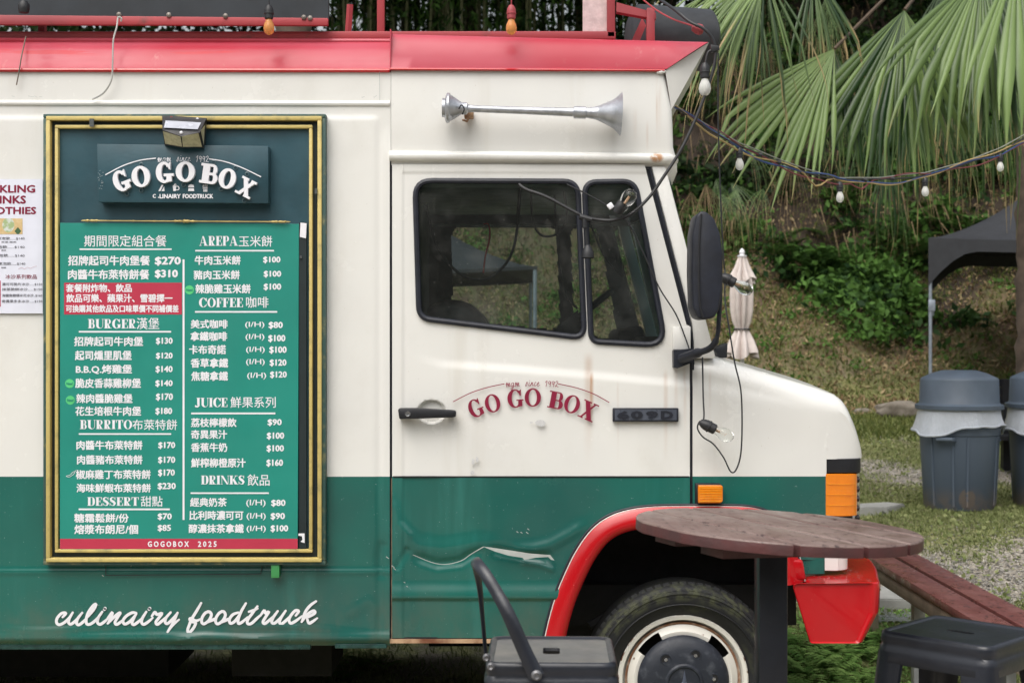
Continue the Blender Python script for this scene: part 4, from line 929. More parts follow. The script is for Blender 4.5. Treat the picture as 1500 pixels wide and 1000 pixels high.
for px, py in ((174, 21.5), (247, 22), (330, 23.5), (445, 25.5), (454, 26.5)): bo.lathe([(.010, 0), (.010, .004), (.006, .007), (0, .008)], (X(px, 5.24), .044, Z(py, 5.24)), (0, -1, 0), 6)
bo.build('board_bolts', simple('dull_bolt', (.30, .27, .24), .5, .5, var=.3), truck, kind='stuff')
MB().box((X(856), .12, Z(37)), (X(892), .125, Z(-60))).build('plastic_sheet', simple('milky_pink_sheet', (.66, .50, .50), .5, var=.12, scale=30, bump=.6, bscale=40), truck)
MB().lathe([(.0, -.17), (.10, -.168), (.125, -.15), (.125, .15), (.10, .168), (0, .17)], (X(995, 5.5), .55, Z(36, 5.5)), (1, .3, 0), 32).build('roof_tank', simple('roof_tank_black', (.030, .033, .038), .5, var=.2, bump=.3, bscale=30), truck)
MB().tube([(X(484), .5, Z(50)), (X(490), .5, Z(-40))], .014, 6).build('rack_stay', M_rack, truck)
# ------------------------------------------------------------------ menu board on the truck
db = 5.15
board = thing('menu_board', 'tall gold and green framed menu board hung on the side of the truck', 'menu board', (X(270), -.03, Z(826)))
def frame(mb, x0, y0, x1, y1, w, ya, yb, m=0, bev=.003):
    d = CD + ya
    for a in ((x0, y0, x1, y0 + w), (x0, y1 - w, x1, y1), (x0, y0 + w, x0 + w, y1 - w), (x1 - w, y0 + w, x1, y1 - w)):
        mb.box((X(a[0], d), ya, Z(a[3], d)), (X(a[2], d), yb, Z(a[1], d)), bev)
f1 = MB(); frame(f1, 63, 167, 477, 827, 6, -.045, -.002); f1.build('frame_moulding', M_greenedge, board, label='weathered green outer moulding')
f2 = MB(); frame(f2, 67, 170, 471, 823, 6.2, -.055, -.004); f2.build('frame_moulding', M_gold, board, label='worn gold outer moulding')
f3 = MB(); frame(f3, 74, 178, 464, 815, 7, -.030, -.004, bev=0); f3.build('frame_gap', M_boarddk, board)
f4 = MB(); frame(f4, 80, 183, 457.5, 809, 5, -.048, -.004); f4.build('frame_moulding', M_gold, board, label='worn gold inner moulding')
MB().box((X(84), -.028, Z(806)), (X(455), -.004, Z(187))).build('backing_panel', M_board, board)
MB().box(W(131, 174, 5.14), W(138, 186, 5.146)).build('tape_scrap', simple('grey_tape', (.08, .09, .09), .5), board)
MB().box(W(461, 276, 5.14), W(465, 284, 5.146)).build('tape_scrap', simple('grey_tape', (.08, .09, .09), .5), board)
# menu sheet
ms = thing('menu_sheet', 'green printed price list sheet mounted inside the gold frame', 'menu', (X(262), -.04, Z(804)))
dm_ = 5.154; ym = dm_ - CD
MB().bev([[(X(87.5, dm_), Z(803, dm_)), (X(89, dm_), Z(804.3, dm_)), (X(436, dm_), Z(804, dm_)), (X(438, dm_), Z(328, dm_)), (X(88, dm_), Z(326.5, dm_))]], ym, ym + .012, .0008, 1).build('sheet', M_menu, ms)
dt = dm_ - .0006
MB().box((X(88, dm_), ym - .0005, Z(803.5, dm_)), (X(436, dm_), ym, Z(788.5, dm_))).build('red_footer', M_menured, ms)
MB().box((X(94, dm_), ym - .0005, Z(460.5, dm_)), (X(266.5, dm_), ym, Z(414, dm_))).build('red_panel', M_menured, ms)
A = lambda x0, y0, x1, y1: (60 + x0 / 3.75, 320 + y0 / 3.75, 60 + x1 / 3.75, 320 + y1 / 3.75)
B = lambda x0, y0, x1, y1: (60 + x0 / 3.5714, 560 + y0 / 3.5714, 60 + x1 / 3.5714, 560 + y1 / 3.5714)
BO, TH = .030, .003
menu = [  # text, box, weight
 ('期間限定組合餐', A(238, 92, 690, 155), TH), ('玉米餅', A(1087, 95, 1270, 155), TH), ('招牌起司牛肉堡餐', A(150, 205, 598, 258), BO), ('$270', A(628, 212, 766, 258), .05),
 ('肉醬牛布萊特餅餐', A(150, 281, 594, 334), BO), ('$310', A(628, 283, 750, 328), .05), ('套餐附炸物、飲品', A(138, 360, 498, 404), BO), ('飲品可樂、蘋果汁、雪碧擇一', A(140, 415, 722, 460), BO),
 ('可換購其他飲品及口味單價不同補價差', A(138, 475, 755, 515), BO), ('漢堡', A(526, 545, 650, 608), TH), ('招牌起司牛肉堡', A(183, 650, 560, 700), BO), ('$130', A(633, 655, 722, 692), .04),
 ('起司燻里肌堡', A(188, 726, 497, 777), BO), ('$120', A(633, 737, 722, 772), .04), ('B.B.Q.烤雞堡', A(193, 803, 499, 853), BO), ('$140', A(631, 810, 722, 847), .04), ('脆皮香蒜雞柳堡', A(190, 878, 548, 929), BO), ('$140', A(630, 888, 722, 924), .04),
 ('牛肉玉米餅', A(846, 205, 1096, 254), BO), ('$100', A(1222, 210, 1314, 246), .04), ('豬肉玉米餅', A(840, 285, 1091, 334), BO), ('$100', A(1225, 288, 1318, 324), .04), ('辣脆雞玉米餅', A(850, 361, 1151, 411), BO), ('$100', A(1225, 358, 1318, 395), .04),
 ('咖啡', A(1127, 430, 1250, 490), TH), ('美式咖啡', A(824, 556, 1025, 603), BO), ('(I/H)', A(1122, 567, 1227, 603), .015), ('$80', A(1252, 568, 1327, 606), .04), ('拿鐵咖啡', A(822, 622, 1022, 671), BO), ('(I/H)', A(1124, 634, 1227, 670), .015), ('$100', A(1250, 640, 1341, 679), .04),
 ('卡布奇諾', A(815, 695, 1015, 744), BO), ('(I/H)', A(1127, 704, 1229, 740), .015), ('$100', A(1256, 703, 1348, 742), .04), ('香草拿鐵', A(824, 768, 1027, 818), BO), ('(I/H)', A(1127, 771, 1229, 808), .015), ('$120', A(1258, 774, 1347, 812), .04),
 ('焦糖拿鐵', A(826, 840, 1026, 890), BO), ('(I/H)', A(1133, 846, 1237, 883), .015), ('$120', A(1260, 840, 1349, 877), .04),
 ('辣肉醬脆雞堡', B(186, 60, 478, 107), BO), ('$170', B(603, 58, 689, 95), .04), ('花生培根牛肉堡', B(181, 126, 523, 173), BO), ('$180', B(600, 133, 685, 169), .04), ('布萊特餅', B(479, 193, 712, 248), TH),
 ('肉醬牛布萊特餅', B(187, 304, 530, 351), BO), ('$170', B(615, 312, 701, 347), .04), ('肉醬豬布萊特餅', B(190, 380, 530, 427), BO), ('$170', B(614, 388, 701, 424), .04), ('椒麻雞丁布萊特餅', B(184, 457, 573, 504), BO), ('$170', B(614, 455, 699, 491), .04),
 ('海味鮮蝦布萊特餅', B(187, 529, 574, 574), BO), ('$230', B(612, 525, 704, 561), .04), ('甜點', B(523, 594, 636, 648), TH), ('糖霜鬆餅/份', B(175, 685, 458, 731), BO), ('$70', B(612, 684, 683, 719), .04), ('熔漿布朗尼/個', B(176, 743, 507, 791), BO), ('$85', B(612, 744, 679, 779), .04),
 ('鮮果系列', B(992, 75, 1228, 132), TH), ('荔枝檸檬飲', B(786, 187, 1022, 232), BO), ('$90', B(1187, 192, 1258, 227), .04), ('奇異果汁', B(786, 249, 973, 294), BO), ('$100', B(1183, 262, 1271, 298), .04), ('香蕉牛奶', B(786, 316, 973, 362), BO), ('$100', B(1182, 328, 1270, 364), .04),
 ('鮮榨柳橙原汁', B(787, 396, 1070, 443), BO), ('$160', B(1181, 403, 1265, 440), .04), ('飲品', B(1080, 480, 1196, 539), TH), ('經典奶茶', B(782, 603, 971, 648), BO), ('(I/H)', B(1074, 612, 1175, 650), .015), ('$80', B(1206, 613, 1278, 649), .04),
 ('比利時濃可可', B(778, 671, 1058, 717), BO), ('(I/H)', B(1076, 682, 1176, 719), .015), ('$90', B(1203, 682, 1275, 718), .04), ('醇濃抹茶拿鐵', B(774, 740, 1060, 786), BO), ('(I/H)', B(1076, 748, 1176, 784), .015), ('$100', B(1203, 746, 1292, 782), .04),
 ('G O G O B O X', B(560, 830, 773, 858), .04), ('2 0 2 5', B(822, 830, 918, 858), .04)]
for s_, bx, w in menu:
    t = MB(); put_text(t, s_, bx, dt, w); t.build('menu_price' if s_[0] == '$' else 'menu_line', M_white, ms, smooth=False)
for wd, bx in (('AREPA', A(870, 97, 1083, 150)), ('BURGER', A(258, 552, 522, 603)), ('COFFEE', A(868, 436, 1110, 487)), ('BURRITO', B(204, 196, 477, 243)), ('DESSERT', B(243, 599, 512, 644)), ('JUICE', B(805, 80, 976, 128)), ('DRINKS', B(838, 486, 1066, 532))):
    t = MB(); put_serif(t, wd, bx, dt - .0003); t.build('menu_heading', M_white, ms, smooth=False)
for bx in (A(212, 165, 718, 173), A(848, 173, 1280, 181), A(208, 617, 715, 626), A(846, 508, 1298, 517), B(198, 265, 681, 273), B(197, 658, 674, 667), B(786, 157, 1226, 166), B(783, 574, 1192, 582), (267.5, 380, 270.3, 761)):
    MB().box((X(bx[0], dt), dt - CD - .0002, Z(bx[3], dt)), (X(bx[2], dt), dt - CD, Z(bx[1], dt))).build('rule_line', M_white, ms)
for (px, py) in ((102, 561.5), (103, 585.8), (277.5, 424.5)):
    b_ = MB(); n = 36; b_.add([(X(px + (7 if k % 2 else 6.2) * math.cos(2 * math.pi * k / n), dt), dt - CD - .0002, Z(py + (7 if k % 2 else 6.2) * math.sin(2 * math.pi * k / n), dt)) for k in range(n)], [tuple(range(n))])
    b_.build('new_badge', M_badge, ms, smooth=False); t = MB(); put_text(t, 'New!', (px - 4.5, py - 2, px + 4.5, py + 2), dt - .001, .02); t.build('badge_lettering', M_menu, ms, smooth=False)
t = MB(); ribbon(t, [(110, 690), (108, 694), (102, 698), (97, 697), (103, 695), (107, 691), (110, 690), (112, 688)], [.6] * 8, dt); t.build('chilli_icon', M_white, ms, smooth=False)
MB().box((X(438.5, 5.16), -.044, Z(803, 5.16)), (X(449, 5.16), -.030, Z(326, 5.16))).build('black_strip', M_boarddk, ms)
t = MB(); t.prism([(X(a, 5.15), Z(b, 5.15)) for a, b in ((440, 326), (449, 327), (448, 349), (439, 347))], -.0475, -.046); t.prism([(X(a, 5.15), Z(b, 5.15)) for a, b in ((437, 781), (446, 781), (446, 795), (440, 793), (443, 790), (442, 785), (437, 784))], -.0475, -.046)
t.build('torn_paper', M_white, ms, smooth=False)
MB().box((X(439, 5.15), -.052, Z(378, 5.15)), (X(442, 5.15), -.046, Z(375, 5.15))).build('screw_head', M_chrome, ms)
# gilt rod over the sheet
rd = thing('gilt_rod', 'thin ornate gilt rod lying along the top of the price list', 'rod', (X(273), -.05, Z(324)))
pr = []; rs_ = 5.14 / F
for k in range(121):
    t = k / 120; e = min(t, 1 - t); r = 1.0 + (1.1 * abs(math.sin(t * 150)) if e < .09 or abs(t - .5) < .05 else .35 * (abs(t - .5) < .3 and abs(t * 10 % 1 - .5) < .05)) + (.9 if abs(t - .5) < .012 else 0)
    pr.append((r * rs_ * min(1, e * 30 + .25), t * 307 * rs_))
MB().lathe(pr, (X(118, 5.14), -.055, Z(323, 5.14)), (1, 0, -.006), 10).build('rod', simple('gilt', (.55, .42, .16), .35, .5, var=.15), rd)
# sign plaque with raised letters
pq = thing('sign_plaque', 'dark teal sign plaque with raised white letters above the price list', 'sign', (X(268), -.05, Z(298)))
MB().bev([[(X(142, 5.12), Z(211, 5.12)), (X(144, 5.12), Z(296, 5.12)), (X(393, 5.12), Z(298, 5.12)), (X(393, 5.12), Z(214, 5.12))]], -.080, -.030, .002).build('plaque', M_board, pq)
dp_ = 5.102
for ch_, cx, cy, w, h, rot in (('G', 179, 265, 25, 30, 20), ('O', 207, 259, 27, 30, 8), ('G', 242, 253, 26, 30, 2), ('O', 272, 252, 28, 29, -2), ('B', 307, 255, 26, 29, -8), ('O', 333.5, 262, 25, 29, -14), ('X', 361, 275, 24, 27, -27)):
    t = MB(); put_glyph(t, ch_, cx, cy, w, h, rot, dp_ + .010, .30 if ch_ != 'X' else .22, .13, .12 if ch_ != 'X' else .06, ext=.018); t.build('raised_letter', M_white, pq, sharp=30, label=('white raised letter O with a rusty lower edge' if cx == 272 else None))
t = MB()
for P in ([(155, 256), (180, 243), (205, 235), (228, 232)], [(307, 233), (330, 237), (355, 246), (382, 259)]): ribbon(t, P, [1.5] * 4, 5.118)
script_small(t, 231, 226.5, 306, 237.5, 5.118, .68, 1.2); t.build('plaque_script', M_white, pq, smooth=False)
for s_, bx in (('C', (224, 284.5, 228, 290)), ('.', (231.5, 288.5, 233, 290)), ('LINAIRY', (234, 284.5, 264.5, 290.5)), ('FOODTRUCK', (268, 284.5, 312, 290.5))):
    t = MB(); put_text(t, s_, bx, 5.1185, .05); t.build('plaque_caption', M_white, pq, smooth=False)
t = MB(); dI = 5.1185   # four little food icons
for P in ([(232, 280), (237, 270.5), (239.5, 271), (235, 280)], [(236.5, 280), (240.5, 273), (241, 280)], [(253, 272), (258, 272), (257.5, 280), (254, 280)], [(276, 276), (284, 276), (284.5, 280), (275.5, 280)], [(275.5, 274.7), (276.5, 271), (280, 270), (283.5, 271), (284.5, 274.7)], [(297, 275), (304, 275), (304, 276.5), (297, 276.5)], [(298, 277.5), (299.6, 277.5), (299.6, 281), (298, 281)], [(300.2, 277.5), (301.6, 277.5), (301.6, 281), (300.2, 281)], [(302.2, 277.5), (303.6, 277.5), (303.6, 281), (302.2, 281)]):
    t.add([(X(a, dI), dI - CD, Z(b, dI)) for a, b in P], [tuple(range(len(P)))])
for P in ([(258, 273), (261.5, 273.5), (262, 277.5), (257.5, 278.5)], [(255, 272), (256, 270), (258, 270.5)], [(297.5, 274), (298, 271)], [(300.5, 274), (300.5, 270.3)], [(303, 274), (303.4, 271.2)]): ribbon(t, P, [1.1] * len(P), dI)
t.build('food_icons', M_white, pq, smooth=False)
t = MB()
for k in range(24): a, b = random.uniform(143.5, 151), random.uniform(250, 277); ribbon(t, [(a, b), (a + random.uniform(.5, 2), b + random.uniform(-1, 1))], [.7, .5], 5.1185)
t.build('scratches', simple('scratched', (.3, .36, .38), .5), pq, smooth=False)
t = MB()
for cx, cy in ((207, 241), (239, 236), (275, 236), (313, 238), (345, 246), (362, 255), (207, 279), (186, 284), (269, 271), (324, 277), (358, 294)): t.lathe([(.006, 0), (.008, .003), (.006, .004)], (X(cx, 5.118), -.081, Z(cy, 5.118)), (0, -1, 0), 14)
t.build('silicone_spot', simple('silicone', (.10, .16, .18), .3), pq)
# solar wall light
sl = thing('solar_wall_light', 'small angular solar lamp fixed over the sign plaque', 'solar light', (X(270), -.06, Z(218)))
ds = 5.08
def PT(px, py, y): return (X(px, CD + y), y, Z(py, CD + y))
b_ = MB(); o = [PT(237.5, 169, -.06), PT(303, 173, -.06), PT(301, 218, -.06), PT(241, 214, -.06)]; i_ = [PT(238, 191, -.15), PT(293, 194.5, -.155), PT(298, 216.5, -.09), PT(241.5, 213, -.09)]
top = [PT(238, 172, -.085), PT(301, 176, -.085), PT(292, 193.5, -.150), PT(238, 190.5, -.145)]
b_.add(o + [PT(238, 172, -.085), PT(301, 176, -.085), PT(293, 194, -.15), PT(238, 190.5, -.145), PT(265.5, 200, -.16), PT(298, 216.5, -.10), PT(268, 216.5, -.115), PT(241.5, 212.5, -.10)],
       [(0, 1, 5, 4), (4, 5, 6, 7), (7, 6, 8), (7, 8, 10, 11), (8, 6, 9, 10), (6, 5, 9), (5, 1, 2, 9), (0, 4, 7), (0, 7, 11, 3), (3, 11, 10, 9, 2), (0, 3, 2, 1)])
b_.build('housing', M_black, sl, smooth=False)
def push(P, k=.005): return [(a, b - k, c + k * .3) for a, b, c in P]
b_ = MB(); b_.add(push([PT(243, 177.5, -.095), PT(295, 180.5, -.095), PT(290, 190.5, -.139), PT(240.5, 188, -.137)]), [(0, 1, 2, 3)]); b_.build('solar_panel', simple('solar_cell', (.50, .53, .60), .25, .1, var=.08), sl, smooth=False)
M_led = simple('led_panel', (.56, .53, .33), .35, var=.15, scale=60)
for P in ([PT(239, 193, -.1455), PT(264.8, 201, -.158), PT(267, 215.8, -.1165), PT(242.5, 211.5, -.1035)], [PT(266.5, 200.5, -.1585), PT(291, 196, -.1505), PT(296.3, 215.8, -.1035), PT(268.5, 216, -.1155)], [PT(294.5, 192, -.147), PT(300.3, 184, -.10), PT(298.8, 213.5, -.1)]):
    b_ = MB(); b_.add(push(P, .004), [tuple(range(len(P)))]); b_.build('led_panel', M_led, sl, smooth=False)
MB().lathe([(.0065, 0), (.005, .004), (0, .006)], PT(265.5, 194.5, -.153), (0, -1, 0), 12).build('motion_sensor', M_white, sl)
MB().lathe([(.0065, 0), (.005, .003), (0, .004)], PT(289, 175, -.072), (0, -1, .3), 12).build('screw_head', M_white, sl)
MB().lathe([(.0065, 0), (.005, .003), (0, .004)], PT(251, 172.5, -.072), (0, -1, .3), 12).build('screw_head', simple('rust_red', (.22, .04, .03), .7), sl)
# ---- drinks poster at the left edge
po = thing('drinks_poster', 'white drinks poster with maroon headings left of the menu board', 'poster', (X(0), -.01, Z(459)))
dq = 5.188
MB().box((X(-62, dq), dq - CD, Z(459, dq)), (X(62.5, dq), dq - CD + .003, Z(262.5, dq))).build('sheet', M_paper, po)
dx = dq - .0006; M_grey = simple('print_grey', (.16, .16, .19), .5)
for s_, bx in (('SPARKLING', (-41, 271.5, 51, 282)), ('DRINKS', (-25, 287, 37.5, 298)), ('SMOOTHIES', (-43, 303.5, 52.5, 313.5)), ('冰沙系列飲品', (8, 402, 54, 408.5))):
    t = MB(); put_text(t, s_, bx, dx, .045 if s_[0] != '冰' else .0); t.build('poster_heading', M_maroon, po, smooth=False)
for s_, bx in (('氣泡飲......$140', (-4, 347, 36, 351.5)), ('百香‧蘋果', (2, 353.5, 24, 355.5)), ('泡飲......$140', (-4, 359.5, 36, 364)), ('荔枝', (2, 365.5, 9, 367.5)), ('泡飲......$140', (-2, 372, 36, 376.5)), ('氣泡飲......$140', (-2, 384, 37, 388.5)), ('蜂蜜', (2, 391, 9, 393)),
              ('濃可可脆片冰沙......$150', (3, 414, 64, 418.5)), ('抹茶脆餅冰沙......$150', (3, 421.5, 64, 426)), ('海鹽焦糖爆米花冰沙..$160', (3, 430.5, 64, 435)), ('奇異果多多冰沙......$150', (3, 439, 64, 443.5))):
    t = MB(); bx = (bx[0], bx[1], min(bx[2], 62), bx[3]); put_text(t, s_, bx, dx, .0); t.build('poster_line', M_grey, po, smooth=False)
t = MB(); ribbon(t, [(27, 394), (32, 392), (36, 394), (40, 391.5), (45, 393), (49, 391), (54, 390)], [.4] * 7, dx); t.build('poster_script', simple('pale_red', (.5, .25, .3), .5), po, smooth=False)
def print_mat():
    m = Mat('drink_picture'); x, z = m.x, m.z
    c = m.mix(m.noise(30, 3).ramp(.4, .6), (.60, .43, .20), (.68, .52, .28)); g_ = ((x - X(14)) * (1 / (9 * PX))).pow(2) + ((z - Z(330)) * (1 / (11 * PX))).pow(2)
    c = m.mix(g_.ramp(1.1, .8), c, m.mix(m.noise(60, 3).ramp(.4, .6), (.62, .66, .62), (.35, .45, .22)))
    c = m.mix(((x - X(28)).abs() * (1 / (5 * PX)) + (z - Z(339)).abs() * (1 / (6 * PX))).ramp(1.1, .9), c, (.05, .12, .05)); m.set('Base Color', c); m.set('Roughness', .5); return m.m
pic = MB().box((X(-30, dx), dx - CD - .0002, Z(343, dx)), (X(33, dx), dx - CD, Z(320, dx))); OFF['tmpw'] = Vector((0, 0, 0)); po_pic = pic.build('drink_picture', print_mat(), po)
po_pic.data.transform(Matrix.Translation(po.location)); po_pic.location = [-a for a in po.location]; OFF[po_pic.name] = Vector((0, 0, 0))
MB().box((X(-40, dx), dx - CD - .0002, Z(449, dx)), (X(1, dx), dx - CD, Z(411, dx))).build('red_band', simple('poster_red', (.5, .10, .12), .5), po)

# ------------------------------------------------------------------ string lights and wires
def bulb(parent, p, dirn, s=1.0, glassm=None, sock=None, cap=True, base='socket'):
    p = Vector(p); A_ = Vector(dirn).normalized(); sock = sock or M_wire
    MB().lathe([(0, -.012 * s), (.010 * s, -.012 * s), (.017 * s, .0), (.020 * s, .012 * s), (.020 * s, .020 * s), (.022 * s, .022 * s), (.022 * s, .026 * s), (.019 * s, .028 * s), (.019 * s, .046 * s), (.015 * s, .050 * s), (0, .050 * s)], p, A_, 16).build(base, sock, parent)
    q = p + A_ * .048 * s
    MB().lathe([(.012 * s, 0), (.0135 * s, .006 * s), (.022 * s, .026 * s), (.0245 * s, .042 * s), (.021 * s, .058 * s), (.013 * s, .068 * s), (0, .072 * s)], q, A_, 18).build('bulb', glassm or M_bulb, parent)
    f = MB(); u = A_.orthogonal().normalized(); f.tube([tuple(q), tuple(q + A_ * .02 * s)], .004 * s, 6); f.tube([tuple(q + A_ * .018 * s + u * .006 * s * (-1) ** k + A_ * .004 * s * k) for k in range(7)], .0009, 4); f.build('filament', simple('filament', (.55, .35, .22), .5), parent)
s1 = thing('string_light', 'thick black string light cable draped across the cab window with a clear bulb', 'string light', W(940, 300, 5.12))
P = [W(*p) for p in ((955, -8, 5.5), (985, 12, 5.2), (1010, 32, 5.12), (1030, 42, 5.1), (1043, 56, 5.1), (1048, 75, 5.1), (1044, 105, 5.1), (1025, 160, 5.1), (1000, 215, 5.1), (970, 262, 5.1), (955, 283, 5.1), (930, 300, 5.12), (905, 321, 5.12), (880, 322, 5.12), (862, 319, 5.12), (845, 312, 5.12), (800, 288, 5.13), (772, 278, 5.14), (760, 270, 5.15))]
P[10:13] = [W(950, 290, 5.1), W(925, 313, 5.1), W(900, 322, 5.11)]
MB().tube(spline(P, 6), .0058, 8).build('cable', M_wire, s1)
MB().tube([W(849, 317, 5.11), W(867, 322, 5.11)], .011, 8).tube([W(856, 320, 5.11), W(857, 334, 5.11)], .010, 8).tube([W(857, 330, 5.11), W(861, 362, 5.11)], .004, 6).build('tee_joint', M_wire, s1)
MB().lathe([(0, 0), (.010, .004), (.018, .02), (.022, .03), (.022, .048), (.017, .05), (.017, .038), (0, .036)], W(861, 358, 5.11), (0, 0, -1), 14).build('empty_socket', M_wire, s1)
MB().lathe([(.0, 0), (.017, .0), (.021, .02), (.021, .03), (.017, .045), (0, .045)], W(903, 312, 5.09), (.55, -.15, .85), 14).build('socket', M_wire, s1)
bulb_p = W(911, 304, 5.08); MB().lathe([(.012, 0), (.014, .006), (.024, .026), (.027, .044), (.023, .06), (.014, .071), (0, .075)], bulb_p, (.50, -.2, .75), 18).build('bulb', M_bulb, s1)
MB().tube([tuple(Vector(bulb_p)), tuple(Vector(bulb_p) + Vector((.5, -.2, .75)) * .05)], .004, 6).build('filament', simple('filament', (.55, .35, .22), .5), s1)
MB().bev([[(X(888, 5.09), Z(301, 5.09)), (X(895, 5.09), Z(296, 5.09)), (X(900, 5.09), Z(303, 5.09)), (X(893, 5.09), Z(308, 5.09))]], -.12, -.105, .003).build('cable_tag', M_white, s1)
s2 = thing('string_light', 'string light hanging from the roof peak with one clear bulb in a black socket', 'string light', W(1045, 70, 5.1))
MB().tube(spline([W(*p) for p in ((1046, 60, 5.12), (1045, 72, 5.1), (1038, 76, 5.1), (1035, 84, 5.1), (1033, 95, 5.1))], 5), .0045, 7).build('cable', M_wire, s2)
MB().bev([[(X(1040, 5.1), Z(66, 5.1)), (X(1053, 5.1), Z(68, 5.1)), (X(1054, 5.1), Z(74, 5.1)), (X(1042, 5.1), Z(78, 5.1))]], -.11, -.09, .003).build('tee_joint', M_wire, s2)
bulb(s2, W(1032.5, 97, 5.1), (0, 0, -1), .9, M_frost)
MB().tube(spline([W(*p) for p in ((1052, 78, 5.3), (1052, 180, 5.3), (1056, 300, 5.3), (1060, 380, 5.3), (1062, 400, 5.3), (1062, 440, 5.2), (1068, 480, 5.15), (1076, 530, 5.12), (1085, 570, 5.1), (1087, 620, 5.1), (1085, 665, 5.1), (1078, 688, 5.1), (1070, 690, 5.1), (1060, 670, 5.1), (1045, 650, 5.1), (1030, 640, 5.1), (1022, 628, 5.1), (1024, 618, 5.1), (1031, 612, 5.12), (1030, 580, 5.14), (1029, 523, 5.16))], 6), .003, 6).build('cable', M_wire, s2)
bulb(s2, W(1030, 620, 5.1), (.82, -.1, -.42), 1.0); bulb(s2, W(1059, 406, 5.2), (.85, -.15, -.45), 1.0)
s3 = thing('hanging_wire', 'thin black wire slanting down across the small quarter window to the mirror', 'wire', W(900, 330, 5.17))
MB().tube(spline([W(*p) for p in ((830, 270, 5.17), (870, 290, 5.17), (915, 320, 5.17), (940, 365, 5.17), (965, 420, 5.17), (990, 460, 5.17), (1004, 495, 5.16), (1010, 512, 5.14))], 5), .0028, 6).build('cable', M_wire, s3)
s4 = thing('hanging_wire', 'grey wire hooked over the roof edge above the menu board', 'wire', W(165, 90, 5.18))
MB().tube(spline([W(*p) for p in ((177, 32, 5.22), (178, 27, 5.22), (173, 26, 5.22), (171, 40, 5.20), (166, 60, 5.18), (165, 95, 5.17), (163, 118, 5.17), (152, 136, 5.18), (135, 146, 5.18))], 6), .0032, 6).build('cable', simple('grey_wire', (.42, .42, .40), .5), s4)
MB().tube(spline([W(*p) for p in ((38, 54, 5.25), (32, 80, 5.19), (28, 104, 5.18), (24, 125, 5.185))], 5), .0024, 5).build('cable', simple('brown_wire', (.16, .12, .09), .6), s4)
for px, py, gm, lab, kd in ((394, 12, M_bulbamber, 'small orange bulb in a black socket hanging over the roof edge', None), (749, 12, M_bulbamber, 'red-painted socket with a small orange bulb hanging over the cab roof', M_rack), (35, 2, M_dark, 'black empty lamp socket hanging at the far left of the roof', None)):
    t = thing('hanging_bulb', lab, 'bulb', W(px, py, 5.14), group='bulbs hanging over the roof edge')
    MB().tube([W(px, -60, 5.14), W(px, py - 4, 5.14)], .0025, 6).build('cable', kd or M_wire, t)
    if px > 36: bulb(t, W(px, py, 5.14), (0, 0, -1), .82, gm, kd)
    else: MB().lathe([(0, 0), (.012, .0), (.020, .012), (.020, .030), (.017, .042), (0, .042)], W(px, py, 5.14), (0, 0, -1), 14).build('socket', M_wire, t)
s5 = thing('string_light', 'red-stained string light running down the roof peak corner', 'string light', W(1020, 40, 5.2))
MB().tube(spline([W(*p) for p in ((935, -6, 5.3), (960, 14, 5.25), (985, 28, 5.2), (1008, 36, 5.16), (1018, 40, 5.14))], 5), .003, 6).build('cable', M_rack, s5)
MB().lathe([(0, 0), (.012, .004), (.019, .02), (.020, .035), (.012, .045), (0, .046)], W(1013, 40, 5.14), (1, 0, -.3), 14).build('socket', M_rack, s5)
# bundle of wires sagging to the palm
s6 = thing('festoon_wire', 'twisted bundle of coloured wires with small bulbs sagging from cab to palm', 'string light', W(1230, 275, 6.5))
def sag(px): return float(np.interp(px, [980, 1040, 1083, 1130, 1180, 1230, 1290, 1355, 1410, 1465, 1520], [152, 190, 214, 234, 252, 264, 263, 257, 243, 222, 190]))
for k, (c, nm) in enumerate((((.02, .02, .02), 'wire_black'), ((.03, .07, .22), 'wire_blue'), ((.42, .30, .12), 'wire_tan'), ((.18, .03, .04), 'wire_red'), ((.25, .26, .22), 'wire_steel'))):
    P = []
    for i in range(64):
        px = 980 + 540 * i / 63; amp = (1, 5, 6, 6, 1)[k]; off = amp * math.sin(px / (23 + 7 * k) + k * 2) + amp * .8 * math.sin(px / 11 + k) * .3 + (2 if k in (1, 2, 3) else -4 if k == 4 else 0)
        if k == 2: off += 22 * math.exp(-((px - 1196) / 16) ** 2)
        if k == 3: off += 14 * math.exp(-((px - 1262) / 12) ** 2)
        P.append(W(px, sag(px) + off, 5.5 + (px - 980) / 540 * 2.0))
    MB().tube(P, (.004, .004, .004, .0035, .003)[k], 6).build('wire', simple(nm, c, .5), s6)
for px in (1083, 1230, 1355, 1465): bulb(s6, W(px, sag(px) + 5, 5.5 + (px - 980) / 540 * 2.0), (.02, 0, -1), .72, M_frost)
for px in (1112, 1140, 1266, 1306): MB().lathe([(0, -.012), (.009, -.012), (.009, .012), (0, .012)], W(px, sag(px), 5.5 + (px - 980) / 540 * 2.0), (1, 0, -.2), 8).build('cable_tie', M_wire, s6)

